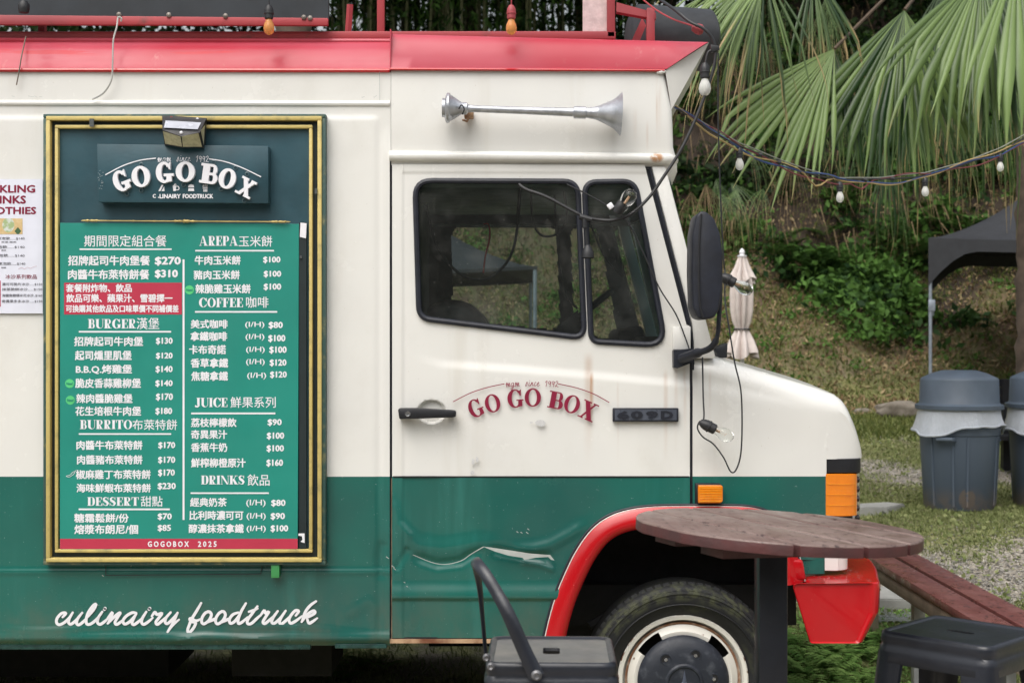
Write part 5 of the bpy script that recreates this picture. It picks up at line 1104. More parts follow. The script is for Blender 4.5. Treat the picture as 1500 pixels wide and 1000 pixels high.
# ------------------------------------------------------------------ bar table
TX, TD = .672, 3.60; TZ = CH - .464; TY = TD - CD
tb = thing('bar_table', 'round slatted bar table of weathered maroon planks on one dark square post', 'bar table', (TX, TY, .05), world=False)
m = Mat('stained_wood'); along = m.noise(5, 6, .6, (1, 1, 1)); gr_ = m.noise(34, 6, .6, (1.0, .14, 1), .4)
wc = m.mix(gr_.ramp(.3, .7), (.125, .073, .064), (.180, .120, .105)); wc = m.mix(m.noise(3, 4).ramp(.35, .65) * .6, wc, (.23, .175, .155)); wc = m.mix(m.noise(60, 4, .6, (1, .5, 1)).ramp(.57, .66) * .85, wc, (.035, .018, .018))
m.set('Base Color', wc); m.set('Roughness', m.noise(12, 4).ramp(.3, .7) * .25 + .28); m.bump(gr_ + m.noise(120, 3) * .5, .35, .004); M_top = m.m
M_edge = simple('maroon_wood_edge', (.080, .020, .020), .55, var=.2, scale=12, col2=(.05, .02, .02), bump=.4, bscale=50)
top_root = bpy.data.objects.new('tabletop', None); COL.objects.link(top_root); top_root.parent = tb; OFF[top_root.name] = Vector((0, 0, 0))
top_root.location = (0, 0, TZ - .05); top_root.rotation_euler = (R(-.3), R(3.1), 0)
pd = Vector((math.sin(math.atan2(.3, -.58)), math.cos(math.atan2(.3, -.58)), 0)); pd = Vector((.46, -.888, 0)); pn = Vector((.888, .46, 0)); RR = .357
cuts = [-RR + .004, -.183, -.022, .130, .262, RR - .002]
for a0, a1 in zip(cuts[:-1], cuts[1:]):
    a0 += .007; a1 -= .007; n_ = 9; xs = [a0 + (a1 - a0) * k / n_ for k in range(n_ + 1)]
    up_, lo_ = [(x, math.sqrt(max(RR ** 2 - x * x, 0))) for x in xs], [(x, -math.sqrt(max(RR ** 2 - x * x, 0))) for x in xs[::-1]]
    o2 = up_ + lo_; bmx = bmesh.new(); t1 = [bmx.verts.new(tuple(pn * x + pd * y)) for x, y in o2]; t0 = [bmx.verts.new(tuple(pn * x + pd * y + Vector((0, 0, -.029)))) for x, y in o2]
    fa = bmx.faces.new(t1); bmx.faces.new(t0[::-1]); k = len(o2)
    for i in range(k): bmx.faces.new((t0[i], t0[(i + 1) % k], t1[(i + 1) % k], t1[i]))
    bmesh.ops.recalc_face_normals(bmx, faces=bmx.faces[:])
    te = [e for e in bmx.edges if all(v_.co.z > -.001 for v_ in e.verts)]; bmesh.ops.bevel(bmx, geom=te, offset=.005, segments=2, affect='EDGES', profile=.5)
    bmx.verts.index_update(); mbx = MB(); mbx.add([v_.co[:] for v_ in bmx.verts], [[v_.index for v_ in f.verts] for f in bmx.faces]); mbx.mi = [0 if f.normal.z > .3 else 1 for f in bmx.faces]; bmx.free()
    mbx.build('plank', [M_top, M_edge], top_root, sharp=50)
c_ = MB(); c_.v = []; 
for t_ in (-.10, .10):
    b0 = [pd * t_ + pn * s_ * .27 + pd * q_ * .045 + Vector((0, 0, h_)) for h_ in (-.030, -.058) for s_, q_ in ((-1, -1), (1, -1), (1, 1), (-1, 1))]
    c_.add([tuple(v_) for v_ in b0], [(0, 1, 2, 3), (7, 6, 5, 4), (0, 4, 5, 1), (1, 5, 6, 2), (2, 6, 7, 3), (3, 7, 4, 0)])
c_.build('batten', M_edge, top_root)
OFF[tb.name] = Vector((0, 0, 0))
pst = MB().box((-.053, -.037, .0), (.019, .037, TZ - .05 - .058), .004); pst.box((-.2, -.2, -.0), (.2, .2, .012), .003); po_ = pst.build('post', M_steel, tb)

# ------------------------------------------------------------------ bar stools
def stool(label, loc, rz, handle, w=.285, dpt=.30, H=.83):
    s = thing('bar_stool', label, 'stool', loc, group='dark metal bar stools', world=False, rotz=rz)
    def rr(wx, wy, z, r=.035): return [(x, y, z) for x, y in rpoly([(-wx / 2, -wy / 2), (wx / 2, -wy / 2), (wx / 2, wy / 2), (-wx / 2, wy / 2)], r, 5)]
    st = MB(); st.rings([rr(w - .036, dpt - .036, H - .005, .022), rr(w - .024, dpt - .024, H - .001, .026), rr(w - .012, dpt - .012, H, .03), rr(w - .003, dpt - .003, H - .004, .034), rr(w, dpt, H - .011, .036), rr(w + .002, dpt + .002, H - .024, .037), rr(w - .003, dpt - .003, H - .032, .036), rr(w + .006, dpt + .006, H - .038, .038), rr(w + .012, dpt + .012, H - .075, .04), rr(w + .008, dpt + .008, H - .077, .04)])
    st.build('seat_rim', M_steel, s, sharp=60)
    hw, hh = (.020, .034) if handle else (.036, .010)
    vv, ff = poly_fill([[(a, b) for a, b, _ in rr(w - .036, dpt - .036, 0, .022)], rpoly([(-hw, -hh), (hw, -hh), (hw, hh), (-hw, hh)], min(hh * .9, .01), 4)])
    MB().add([(a, b, H - .005) for a, b, _ in vv], ff).build('seat_plate', M_seat if handle else M_steel, s, smooth=False)
    hl = [(a, b) for a, b in rpoly([(-hw, -hh), (hw, -hh), (hw, hh), (-hw, hh)], min(hh * .9, .01), 4)]
    MB().rings([[(a, b, H - .005) for a, b in hl], [(a * .96, b * .94, H - .012) for a, b in hl]]).build('grip_slot', M_black, s)
    MB().box((-w / 2 + .02, -dpt / 2 + .02, H - .06), (w / 2 - .02, dpt / 2 - .02, H - .058)).build('seat_underside', M_dark, s)
    for sx in (-1, 1):
        for sy in (-1, 1):
            tx, ty, bx, by = sx * (w / 2 + .004), sy * (dpt / 2 + .004), sx * (w / 2 + .065), sy * (dpt / 2 + .065); lt, lb = .078, .032
            T_ = [(tx - sx * lt, ty, H - .05), (tx - sx * .02, ty, H - .05), (tx, ty - sy * .02, H - .05), (tx, ty - sy * lt, H - .05)]; Bq = [(bx - sx * lb, by, 0), (bx - sx * .01, by, 0), (bx, by - sy * .01, 0), (bx, by - sy * lb, 0)]
            l = MB(); l.rings([T_, Bq], closed=False); l.rings([[(a - sx * .004, b - sy * .004, c) for a, b, c in T_], [(a - sx * .004, b - sy * .004, c) for a, b, c in Bq]], closed=False); l.build('leg', M_steel, s, sharp=50)
    ft = MB(); k = .28; ex, ey = w / 2 + .065 - .06 * k, dpt / 2 + .065 - .06 * k
    for a, b in (((-ex, -ey), (ex, -ey)), ((ex, -ey), (ex, ey)), ((ex, ey), (-ex, ey)), ((-ex, ey), (-ex, -ey))): ft.box((min(a[0], b[0]) - .002, min(a[1], b[1]) - .002, H * k - .015), (max(a[0], b[0]) + .002, max(a[1], b[1]) + .002, H * k + .015))
    ft.build('footrest', M_steel, s)
    return s
st1 = stool('dark grey metal bar stool with a bent handle in front of the truck door', (.093, 3.36 - CD, .065), R(-1.5), True, w=.30)
# bent handle bar across the left side of the stool (given in world metres)
hb = MB(); c1 = Matrix.Translation(st1.location) @ Matrix.Rotation(R(-1.5), 4, 'Z'); inv = c1.inverted()
hp = [W(786, 990, 3.185), W(768, 952, 3.19), W(745, 900, 3.20), W(728, 868, 3.22), W(712, 842, 3.24), W(700, 826, 3.27), W(696, 822, 3.32), W(698, 832, 3.40), W(703, 862, 3.47), W(707, 905, 3.51), W(711, 950, 3.53), W(714, 966, 3.53)]
hb.tube([tuple(inv @ Vector(p)) for p in spline(hp, 5)], list(np.interp(np.linspace(0, 11, 56), [0, 1, 3, 5, 6, 7, 9, 11], [.019, .017, .0145, .014, .013, .010, .006, .006])), 10, flat=.55, flat_dir=(0, 1, 0))
hb.build('handle_bar', M_steel, st1)
for p, r in ((W(786, 988, 3.165), .012), (W(713, 962, 3.20), .009), (W(719, 975, 3.19), .009)): MB().lathe([(r, 0), (r, .006), (r * .6, .010), (r * .3, .008), (0, .008)], tuple(inv @ Vector(p)), (0, -1, 0), 12).build('handle_bolt', M_bolt, st1)
st2 = stool('dark metal bar stool with a slotted seat at the lower right beside the table', (1.118, 3.545 - CD, .072), R(-45), False, w=.30, dpt=.29)

# ------------------------------------------------------------------ picnic bench
bn = thing('picnic_bench', 'low bench of two dark maroon planks running past the truck bumper', 'bench', (1.87, .9, .1))
m = Mat('bench_wood'); g_ = m.noise(5, 6, .6, (1, .3, 1)); c_ = m.mix(g_.ramp(.3, .7), (.115, .036, .034), (.165, .068, .060)); c_ = m.mix(m.noise(45, 5, .65, (1, .5, 1)).ramp(.56, .64) * .85, c_, (.035, .016, .016)); m.set('Base Color', c_); m.set('Roughness', m.noise(14, 3).ramp(.3, .7) * .3 + .25); m.bump(m.noise(70, 4), .3, .004); M_benchw = m.m
BZ = .57; xs_ = ((1.741, 1.862), (1.884, 2.006))
for a, b in xs_: MB().box((a, -.45, BZ - .035), (b, 2.35, BZ), .005).build('plank', M_benchw, bn)
M_raw = simple('raw_wood', (.25, .21, .155), .8, var=.2, scale=9, bump=.4)
MB().box((1.748, -.44, BZ - .10), (1.79, 2.34, BZ - .037), .003).build('rail', M_raw, bn); MB().box((1.95, -.44, BZ - .10), (1.99, 2.34, BZ - .037), .003).build('rail', M_raw, bn)
for y in (.0, 1.15, 2.2):
    for x in (1.795,): MB().box((x, y, float(gz(x, y)) - .05), (x + .05, y + .05, BZ - .037), .003).build('leg', simple('grey_leg', (.40, .42, .44), .5), bn)

# ------------------------------------------------------------------ bins
M_bin = simple('bin_plastic', (.085, .112, .150), .48, var=.10, scale=5, bump=.08, bscale=150)
m = Mat('bin_body_plastic'); dirt = m.z.ramp(.20, .02) * m.noise(9, 5).ramp(.35, .65)
m.set('Base Color', m.mix((dirt * .8).mx((((m.x + .02) * 16).pow(2) + ((m.z - .09) * 13).pow(2) + m.y.gt(0) * 9).ramp(1.2, .7) * m.noise(18, 4).ramp(.35, .5) * .9), (.070, .094, .128), (.16, .13, .11))); m.set('Roughness', .5); M_binb = m.m
m = Mat('bag_plastic'); m.set('Base Color', (.60, .64, .70)); m.set('Roughness', .25); m.set('Transmission Weight', .35); m.set('IOR', 1.1); m.bump(m.noise(22, 4, .6, (1, 1, .3)), .6, .02); M_bag = m.m
def bin_(label, px, d, rz):
    x = X(px, d); z = float(gz(x, d - CD)); b = thing('trash_bin', label, 'trash bin', (x, d - CD, z), group='grey-blue trash bins on the lawn', world=False, rotz=rz)
    k = 1.0; prof = [(0, .0), (.248, .0), (.255, .008), (.285, .545), (.292, .55), (.294, .60), (.288, .605)]; bb = MB().lathe(prof, n=56)
    bb.build('body', M_binb, b, sharp=40); rb = MB()
    for a in (-90 - 26, -90 - 5, -90 + 52, -90 - 60, -90 + 80, 60, 100, 140):
        A0 = [(r * math.cos(R(a + s_)), r * math.sin(R(a + s_)), z_) for z_, r0 in ((.03, .256), (.54, .285)) for s_, r in ((-2, r0 - .002), (-1.4, r0 + .008), (1.4, r0 + .008), (2, r0 - .002))]
        rb.rings([A0[:4], A0[4:]], closed=False)
    rb.lathe([(.283, .500), (.293, .502), (.296, .512), (.287, .514)], n=48, a0=R(-85 + 90 - 90), a1=R(-25)); rb.build('rib', M_binb, b)
    for a in (-125, 55):
        c_, s_ = math.cos(R(a)), math.sin(R(a)); h = MB(); tt = Vector((-s_, c_, 0)); o_ = Vector((c_, s_, 0))
        h.tube([tuple(o_ * .288 + tt * q + Vector((0, 0, .52))) for q in (-.055,)] + [tuple(o_ * .335 + tt * q + Vector((0, 0, .525))) for q in (-.055, .055)] + [tuple(o_ * .288 + tt * .055 + Vector((0, 0, .52)))], .016, 8); h.box((0, 0, 0), (.001, .001, .001)); h.build('handle', M_bin, b)
    bg = MB(); Rn = []
    for z_, r in ((.735, .296), (.70, .300), (.66, .306), (.62, .318), (.60, .322)):
        row = []
        for j in range(72):
            a = 2 * math.pi * j / 72; low = max(0, (.735 - z_) / .135); wv = .038 * math.sin(a * 2 + .6) + .012 * math.sin(a * 5 + 1) + .004 * math.sin(a * 11)
            rr_ = r + low * (.009 * math.sin(a * 7) + .008 * math.sin(a * 17 + 2) * math.sin(a * 3) + .035 * max(0, math.cos(a - R(-150))) ** 6)
            row.append((rr_ * math.cos(a), rr_ * math.sin(a), z_ - low * (wv + .01)))
        Rn.append(row)
    bg.rings(Rn); bg.tube([(p[0] * 1.004, p[1] * 1.004, p[2]) for p in Rn[-1]], .009, 6, closed=True); bg.build('bin_bag', M_bag, b, sharp=80)
    MB().lathe([(.312, .735), (.318, .737), (.320, .765), (.306, .772), (.295, .775), (.288, .785), (.282, .950), (.278, .962), (.262, .972), (.20, 1.000), (.14, 1.018), (.12, 1.022), (0, 1.022)], n=56).build('lid', M_bin, b, sharp=40)
    return b
b1 = bin_('grey-blue domed trash bin with a white bag, the left one, mud-stained at the foot', 1405, 10.6, 0)
b2 = bin_('grey-blue domed trash bin cut off by the right edge of the photo', 1537, 10.7, R(12))
# dark slatted bench behind the bins
dbh = thing('park_bench', 'black slatted bench back seen between the two trash bins', 'bench', W(1490, 660, 12.2))
for k in range(4): MB().box((X(1440, 12.2), 6.98, Z(555 + k * 12.5, 12.2)), (X(1560, 12.2), 7.01, Z(565.5 + k * 12.5, 12.2))).build('slat', M_black, dbh)
z0 = float(gz(X(1470, 12.2), 7.0))
for px in (1469, 1550): MB().box((X(px, 12.2) - .03, 6.9, z0), (X(px, 12.2) + .03, 6.97, Z(555, 12.2))).build('leg', M_black, dbh)
MB().box((X(1440, 12.2), 6.6, Z(640, 12.2)), (X(1560, 12.2), 6.97, Z(634, 12.2))).build('seat', M_black, dbh)

# ------------------------------------------------------------------ canopy tents
M_tent = simple('tent_fabric', (.020, .022, .027), .7, var=.12, scale=6, bump=.2, bscale=30)
M_pole = simple('tent_pole', (.30, .34, .40), .4, .4)
def tent(label, corner, rz, top_up=.95, S=3.0, eave=1.93, skirt=True):
    t = thing('canopy_tent', label, 'canopy tent', corner, group='black canopy tents on the lawn', world=False, rotz=rz); z0 = eave; N = 14
    def roof(u, v):   # 0..1 square, tensioned peak
        r = max(abs(u - .5), abs(v - .5)) * 2; k = 1 - r; return z0 + top_up * (k ** 1.35 * .75 + k ** 3 * .25) - .05 * math.sin(math.pi * (u if abs(v - .5) > abs(u - .5) else v)) * r ** 6
    mb = MB(); n = 24; Rn = [[(S * i / n, S * j / n, roof(i / n, j / n)) for i in range(n + 1)] for j in range(n + 1)]; mb.rings(Rn, closed=False); mb.build('canopy', M_tent, t, sharp=25)
    per = [(i / n * S, 0) for i in range(n)] + [(S, i / n * S) for i in range(n)] + [(S - i / n * S, S) for i in range(n)] + [(0, S - i / n * S) for i in range(n)]
    va = MB(); R0, R1 = [], []
    for k, (x, y) in enumerate(per):
        q = (k % n) / n; u, v = x / S, y / S; zz = roof(min(max(u, 0), 1), min(max(v, 0), 1)); e = min(q, 1 - q); R0.append((x, y, zz)); R1.append((x, y, zz - .13 - .38 * max(0, 1 - e / .16) ** 1.7))
    va.rings([R0, R1] if skirt else [R0, [(a, b, c - .03) for a, b, c in R0]]); va.build('valance', M_tent, t, sharp=25)
    for x, y in ((0.02, .02), (S - .02, .02), (S - .02, S - .02), (.02, S - .02)):
        MB().tube([(x, y, -.25), (x, y, z0 - .02)], .018, 8).build('leg', M_pole, t)
        MB().box((x - .02, y - .025, z0 - .78), (x + .05, y + .025, z0 - .66), .004).build('leg_clamp', M_pole, t)
    return t
tx, tyy = X(1360, 15.2), 10.0
tent('black canopy tent on thin grey legs behind the trash bins', (tx, tyy, float(gz(tx, tyy))), R(-16.3), 1.0)
tx, tyy = X(787, 12.5) - 3.0, 12.5 - CD
t2 = tent('grey canopy tent roof and leg seen through the cab windows', (tx, tyy, float(gz(tx + 3, tyy))), 0, .95, eave=1.74, skirt=False)
# ------------------------------------------------------------------ closed parasol
ux, ud = X(1087, 14), 14.0; uz = float(gz(ux, ud - CD)); um = thing('closed_parasol', 'closed pale pink parasol tied with a cord behind the bonnet', 'parasol', (ux, ud - CD, uz), world=False)
s14 = 14 / F; M_par = simple('parasol_cloth', (.62, .55, .52), .7, var=.06, bump=.2, bscale=20)
def fold(prof, seed, name):
    mb = MB(); Rn = []
    for py, r in prof:
        row = []
        for j in range(64):
            a = 2 * math.pi * j / 64; k = abs(math.sin(a * 4 + seed + .12 * math.sin(py / 9))) ; rr_ = r * s14 * (.60 + .52 * k + .05 * math.sin(a * 13 + seed * 3)); row.append((rr_ * math.cos(a), rr_ * math.sin(a), Z(py + (5 * math.sin(a * 3 + 1) if py == prof[-1][0] else 0), 14) - uz))
        Rn.append(row)
    mb.rings(Rn); mb.build(name, M_par, um, sharp=80)
fold([(374, 4), (378, 6), (392, 11), (403, 16.5), (411, 19.5)], .3, 'vent_flap'); fold([(400, 9), (408, 14), (430, 16), (455, 15.5), (470, 13), (479, 9.5), (483, 9), (489, 12), (500, 17.5), (512, 22), (521, 23.5)], 1.1, 'canopy')
MB().tube([(0, 0, -.02), (0, 0, Z(376, 14) - uz)], .022, 10).build('pole', M_white, um)
MB().lathe([(.045, 0), (.045, .012), (.02, .02), (.028, .045), (.02, .065), (.008, .08), (0, .085)], (0, 0, Z(376, 14) - uz), (0, 0, 1), 14).build('finial', M_white, um)
MB().tube([(math.cos(a / 10 * 6.283) * .078, math.sin(a / 10 * 6.283) * .078, Z(482, 14) - uz) for a in range(10)], .009, 6, closed=True).build('tie_cord', M_wire, um)
MB().lathe([(.25, 0), (.25, .05), (.06, .08), (.03, .2), (0, .2)], (0, 0, 0), (0, 0, 1), 24).build('base', M_dark, um)

# ------------------------------------------------------------------ log, slabs, posts
def rock(name, label, cat, c, r, mat, seed, sq=1.0, axis=None):
    mb = MB(); n, m_ = 26, 16; Rn = []
    for i in range(m_ + 1):
        th = math.pi * i / m_; row = []
        for j in range(n):
            ph = 2 * math.pi * j / n; v_ = Vector((math.cos(th), math.sin(th) * math.cos(ph), math.sin(th) * math.sin(ph)))
            v_ = Vector([math.copysign(abs(q) ** .8, q) for q in v_]); k = 1 + .22 * mnoise.noise(v_ * 1.6 + Vector((seed, 0, 0))) + .1 * mnoise.noise(v_ * 5 + Vector((0, seed, 0))); row.append((c[0] + v_.x * r[0] * k, c[1] + v_.y * r[1] * k, c[2] + v_.z * r[2] * k))
        Rn.append(row)
    mb.rings(Rn); o = mb.build(name, mat, None, label=label, cat=cat, sharp=60); return o
M_log = simple('log_bark', (.20, .175, .145), .9, var=.2, scale=7, col2=(.09, .075, .055), bump=.8, bscale=25)
M_stone = simple('slab_stone', (.30, .30, .28), .85, var=.15, scale=6, bump=.4, bscale=40)
def gp(px, py):   # where the photo pixel meets the ground
    d = 6.0
    while d < 40 and CH - (py - 500) * d / F > float(gz(X(px, d), d - CD)): d += .02
    return X(px, d), d - CD, float(gz(X(px, d), d - CD))
c = gp(1316, 612); rock('log', 'short weathered grey log lying at the foot of the bank', 'log', (c[0], c[1], c[2] + .08), (.26, .12, .10), M_log, 3)
c = gp(1264, 606); rock('rock', 'small dark stone left of the log at the foot of the bank', 'stone', (c[0], c[1], c[2] + .01), (.11, .08, .05), M_log, 8)
def slab(label, pts, th=.05):
    mb = MB(); P = [gp(*p) for p in pts]; zt = max(p[2] for p in P) + th * .6; bmx = bmesh.new()
    a = [bmx.verts.new((p[0], p[1], zt)) for p in P]; b = [bmx.verts.new((p[0], p[1], zt - th - .08)) for p in P]; n = len(P); bmx.faces.new(a); bmx.faces.new(b[::-1])
    for i in range(n): bmx.faces.new((a[i], b[i], b[(i + 1) % n], a[(i + 1) % n]))
    bmesh.ops.recalc_face_normals(bmx, faces=bmx.faces[:]); bmesh.ops.bevel(bmx, geom=bmx.edges[:], offset=.008, segments=2, affect='EDGES'); bmx.verts.index_update()
    mb.add([v_.co[:] for v_ in bmx.verts], [[v_.index for v_ in f.verts] for f in bmx.faces]); bmx.free(); mb.build('stepping_stone', M_stone, None, label=label, cat='stepping stone', group='flat stones in the gravel')
slab('pale flat stone slab in the gravel just right of the headlamp', [(1246, 757), (1300, 754), (1326, 745), (1300, 741), (1250, 746)])
slab('flat grey stone in the grass beneath the bench planks', [(1262, 893), (1335, 897), (1346, 880), (1330, 870), (1280, 866), (1262, 872)])
slab('flat grey stone partly under the truck bumper', [(1215, 905), (1240, 902), (1250, 890), (1225, 886), (1205, 893)])
c = gp(1281, 942); tag(MB().box((c[0] - .012, c[1], c[2] - .05), (c[0] + .022, c[1] + .035, Z(835, c[1] + CD)), .003).build('wooden_stake', M_raw), 'thin wooden stake standing just behind the red bumper', 'stake')
c = gp(1300, 905); gr2 = MB()
for k in range(10):
    gr2.box((c[0] - .16 + k * .036, c[1] - .18, c[2] + .012), (c[0] - .152 + k * .036, c[1] + .22, c[2] + .018)); gr2.box((c[0] - .17, c[1] - .18 + k * .043, c[2] + .018), (c[0] + .18, c[1] - .172 + k * .043, c[2] + .024))
tag(gr2.build('wire_mesh_mat', simple('wire_mesh', (.42, .44, .44), .4, .6)), 'grey wire mesh mat lying on the grass under the bench', 'mesh mat')
c = gp(1330, 738); tag(MB().add([(c[0] + a * .06, c[1] + b * .03, c[2] + .012 + h) for a, b, h in ((-1, 0, 0), (-.3, -1, .01), (1, -.3, .012), (.4, .9, .0))], [(0, 1, 2, 3)]).build('fallen_leaf', simple('fallen_leaf', (.28, .09, .02), .6)), 'single fallen orange-brown leaf on the gravel left of the bin', 'leaf')
# ------------------------------------------------------------------ vegetation
def leafmat(name, c0, c1, dry=None, trans=.25, rough=.6, spec=.12):
    m = Mat(name); t = m.attr('tint'); n = m.noise(3, 3)
    col = m.mix((t * .75 + n * .25).ramp(.05, .95), c0, c1)
    if dry: col = m.mix(m.attr('dry'), col, dry)
    m.set('Base Color', col); m.set('Roughness', rough); m.set('Specular IOR Level', spec)
    tr = m.nt.nodes.new('ShaderNodeBsdfTranslucent'); m.nt.links.new(col, tr.inputs[0])
    mx = m.nt.nodes.new('ShaderNodeMixShader'); mx.inputs[0].default_value = trans
    m.nt.links.new(m.bs.outputs[0], mx.inputs[1]); m.nt.links.new(tr.outputs[0], mx.inputs[2]); m.nt.links.new(mx.outputs[0], m.out.inputs[0]); return m.m
M_grass = leafmat('grass_blades', (.12, .155, .05), (.27, .29, .13)); M_drygrass = leafmat('bank_litter', (.14, .085, .045), (.36, .28, .16), trans=.15, rough=.8)
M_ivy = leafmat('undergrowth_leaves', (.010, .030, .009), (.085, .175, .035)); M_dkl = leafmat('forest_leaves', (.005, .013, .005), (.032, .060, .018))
M_bgr = leafmat('bank_grass', (.06, .09, .02), (.20, .22, .07)); M_fern = leafmat('fern_leaves', (.08, .18, .035), (.27, .42, .12))
M_frond = leafmat('palm_leaf', (.010, .038, .008), (.21, .31, .10), dry=(.36, .27, .13), trans=.2, rough=.36, spec=.38)
M_dead = leafmat('dead_palm_leaf', (.06, .042, .024), (.27, .20, .115), trans=.2, rough=.8); M_bark = simple('palm_bark', (.115, .085, .065), .95, var=.25, scale=8, bump=1, bscale=22)
def blades(name, P, h, w, mat, lean=.5, parent=None, **kw):
    n = len(P); a = rng.uniform(0, 2 * np.pi, n); hh = h * rng.uniform(.5, 1.3, n); l = hh * lean * rng.uniform(.2, 1.2, n); b = rng.uniform(0, 2 * np.pi, n)
    s = np.stack([np.cos(a), np.sin(a), 0 * a], 1) * (w * rng.uniform(.6, 1.3, n))[:, None]; tip = np.stack([np.cos(b) * l, np.sin(b) * l, hh], 1)
    V = np.stack([P - s, P + s, P + tip], 1).reshape(-1, 3); t = np.repeat(rng.uniform(0, 1, n), 3)
    return fast(name, V, np.arange(3 * n).reshape(-1, 3), mat, parent, attrs={'tint': t}, **kw)
def leaves(name, P, size, mat, up=.5, parent=None, aspect=.5, tint=None, droop=0, **kw):
    """rhombic leaves, random turn, tilted about `up`"""
    n = len(P); d = rng.normal(size=(n, 3)); d[:, 2] -= droop; d /= np.linalg.norm(d, axis=1)[:, None]
    nn = rng.normal(size=(n, 3)) * .7 + np.array([0, -.5, up * 1.2]); s = np.cross(d, nn); s /= np.linalg.norm(s, axis=1)[:, None] + 1e-9
    L = (size * rng.uniform(.6, 1.4, n))[:, None]; V = np.stack([P, P + d * L * .45 + s * L * aspect * .5, P + d * L, P + d * L * .45 - s * L * aspect * .5], 1).reshape(-1, 3)
    t = rng.uniform(0, 1, n) if tint is None else np.clip(tint + rng.normal(0, .15, n), 0, 1)
    return fast(name, V, np.arange(4 * n).reshape(-1, 4), mat, parent, attrs={'tint': np.repeat(t, 4)}, **kw)
def on_ground(x, y, dz=0): return np.stack([x, y, gz(x, y) + dz], 1)
def nz(x, y, s, k=0): return np.sin(x * s + 1.3 * k) * np.sin(y * s * 1.3 + k) * .5 + np.sin(x * s * 2.7 - y * s * 1.9 + k * 2) * .3 + np.sin(x * s * 6.1 + y * s * 5.3 + k) * .2
# lawn
n = 170000; y = 1.4 + (rng.uniform(0, 1, n) ** 1.25) * 10.8; d = y + CD; x = rng.uniform(.14, .42, n) * d; k = rng.uniform(0, 1, n) > gravel(x, y) * 1.25 + .10 - nz(x, y, 2.2) * .55
P = on_ground(x[k], y[k]); blades('lawn_grass', P, .030, .0045, M_grass, .9, kind='stuff', label='short patchy lawn grass among gravel')
n = 26000; y = rng.uniform(1.4, 12, n); x = rng.uniform(.14, .42, n) * (y + CD); k = rng.uniform(0, 1, n) > .3 + gravel(x, y) * .4; leaves('clover', on_ground(x[k], y[k], .012), .030, M_grass, 2.0, aspect=.8, kind='stuff', label='small clover leaves in the lawn')
n = 70000; y = rng.uniform(1.2, 9, n); x = rng.uniform(.14, .42, n) * (y + CD); g_ = gravel(x, y); k = rng.uniform(0, 1, n) < g_ * 1.2
Pg = on_ground(x[k], y[k], .002); m = Mat('gravel_stones'); m.set('Base Color', m.mix(m.attr('tint'), (.14, .125, .11), (.48, .46, .43))); m.set('Roughness', .9)
nn = len(Pg); L = rng.uniform(.006, .016, nn)[:, None]; o3 = rng.normal(size=(nn, 4, 3)); o3 /= np.linalg.norm(o3, axis=2)[:, :, None]; o3[:, :, 2] = np.abs(o3[:, :, 2]) * .7
V = (Pg[:, None] + o3 * L[:, None]).reshape(-1, 3); q = np.arange(nn) * 4; T = np.concatenate([np.stack([q, q + 1, q + 2], 1), np.stack([q, q + 2, q + 3], 1), np.stack([q, q + 3, q + 1], 1), np.stack([q + 1, q + 3, q + 2], 1)])
fast('gravel', V, T, m.m, attrs={'tint': np.repeat(rng.uniform(0, 1, nn), 4)}, kind='stuff', label='loose pale gravel on the path')
# under and beside the truck: dark litter, low ferns by the front wheel
n = 9000; x = rng.uniform(-3, 1.2, n); y = rng.uniform(.3, 3.0, n); blades('weeds', on_ground(x, y), .05, .004, M_grass, .8, kind='stuff', label='thin weeds growing in the shade under the truck')
# (fern tuft: fronds of paired leaflets)
def fern(name, cx, cy, n, L, label, hgt=.8, parent=None, mat=None):
    z = float(gz(cx, cy)); V, Fq, T = [], [], []
    for k in range(n):
        a = random.uniform(0, 6.283); l = L * random.uniform(.7, 1.2); u = Vector((math.cos(a), math.sin(a), 0)); sd_ = Vector((-u.y, u.x, 0)); t_ = random.random(); r0 = Vector((cx + random.uniform(-.04, .04), cy + random.uniform(-.04, .04), z))
        for i in range(11):
            s = (i + 1) / 12; p = r0 + u * l * s * .85 + Vector((0, 0, l * hgt * (s - .75 * s * s * s))); w = l * .30 * math.sin(math.pi * min(s * .9 + .12, 1)) ** .8
            for sg in (-1, 1):
                e = (sd_ * sg + u * .5 + Vector((0, 0, -.15))).normalized(); q = u * w * .17; b = len(V)
                V += [tuple(p), tuple(p + e * w * .5 + q), tuple(p + e * w), tuple(p + e * w * .5 - q)]; Fq.append((b, b + 1, b + 2, b + 3)); T += [t_] * 4
    return np.array(V), np.array(Fq), np.array(T)
def merge(Ls):
    V, Fq, T = [], [], []; b = 0
    for v_, f_, t_ in Ls: V.append(v_); Fq.append(f_ + b); T.append(t_); b += len(v_)
    return np.concatenate(V), np.concatenate(Fq), np.concatenate(T)
Ls = []
for k in range(46):
    px, py = random.uniform(1130, 1290), random.uniform(940, 1040); c = gp(px, py); Ls.append(fern('f', c[0], c[1], 8, random.uniform(.11, .19), '', hgt=1.0))
for k in range(10): c = gp(random.uniform(815, 880), random.uniform(925, 960)); Ls.append(fern('f', c[0], c[1], 8, .12, ''))
for k in range(8): c = gp(random.uniform(480, 570), random.uniform(960, 1000)); Ls.append(fern('f', c[0], c[1], 6, .14, ''))
V, Fq, T = merge(Ls); fast('ferns', V, Fq, M_fern, attrs={'tint': T}, kind='stuff', label='bright green ferns by the front wheel')
n = 2500; px = rng.uniform(.20, .30, n); y = rng.uniform(1.2, 2.6, n); x = px * (y + CD); leaves('ground_leaves', on_ground(x, y, .015), .035, M_fern, 1.5, kind='stuff', label='small green leaves on the ground near the bumper')
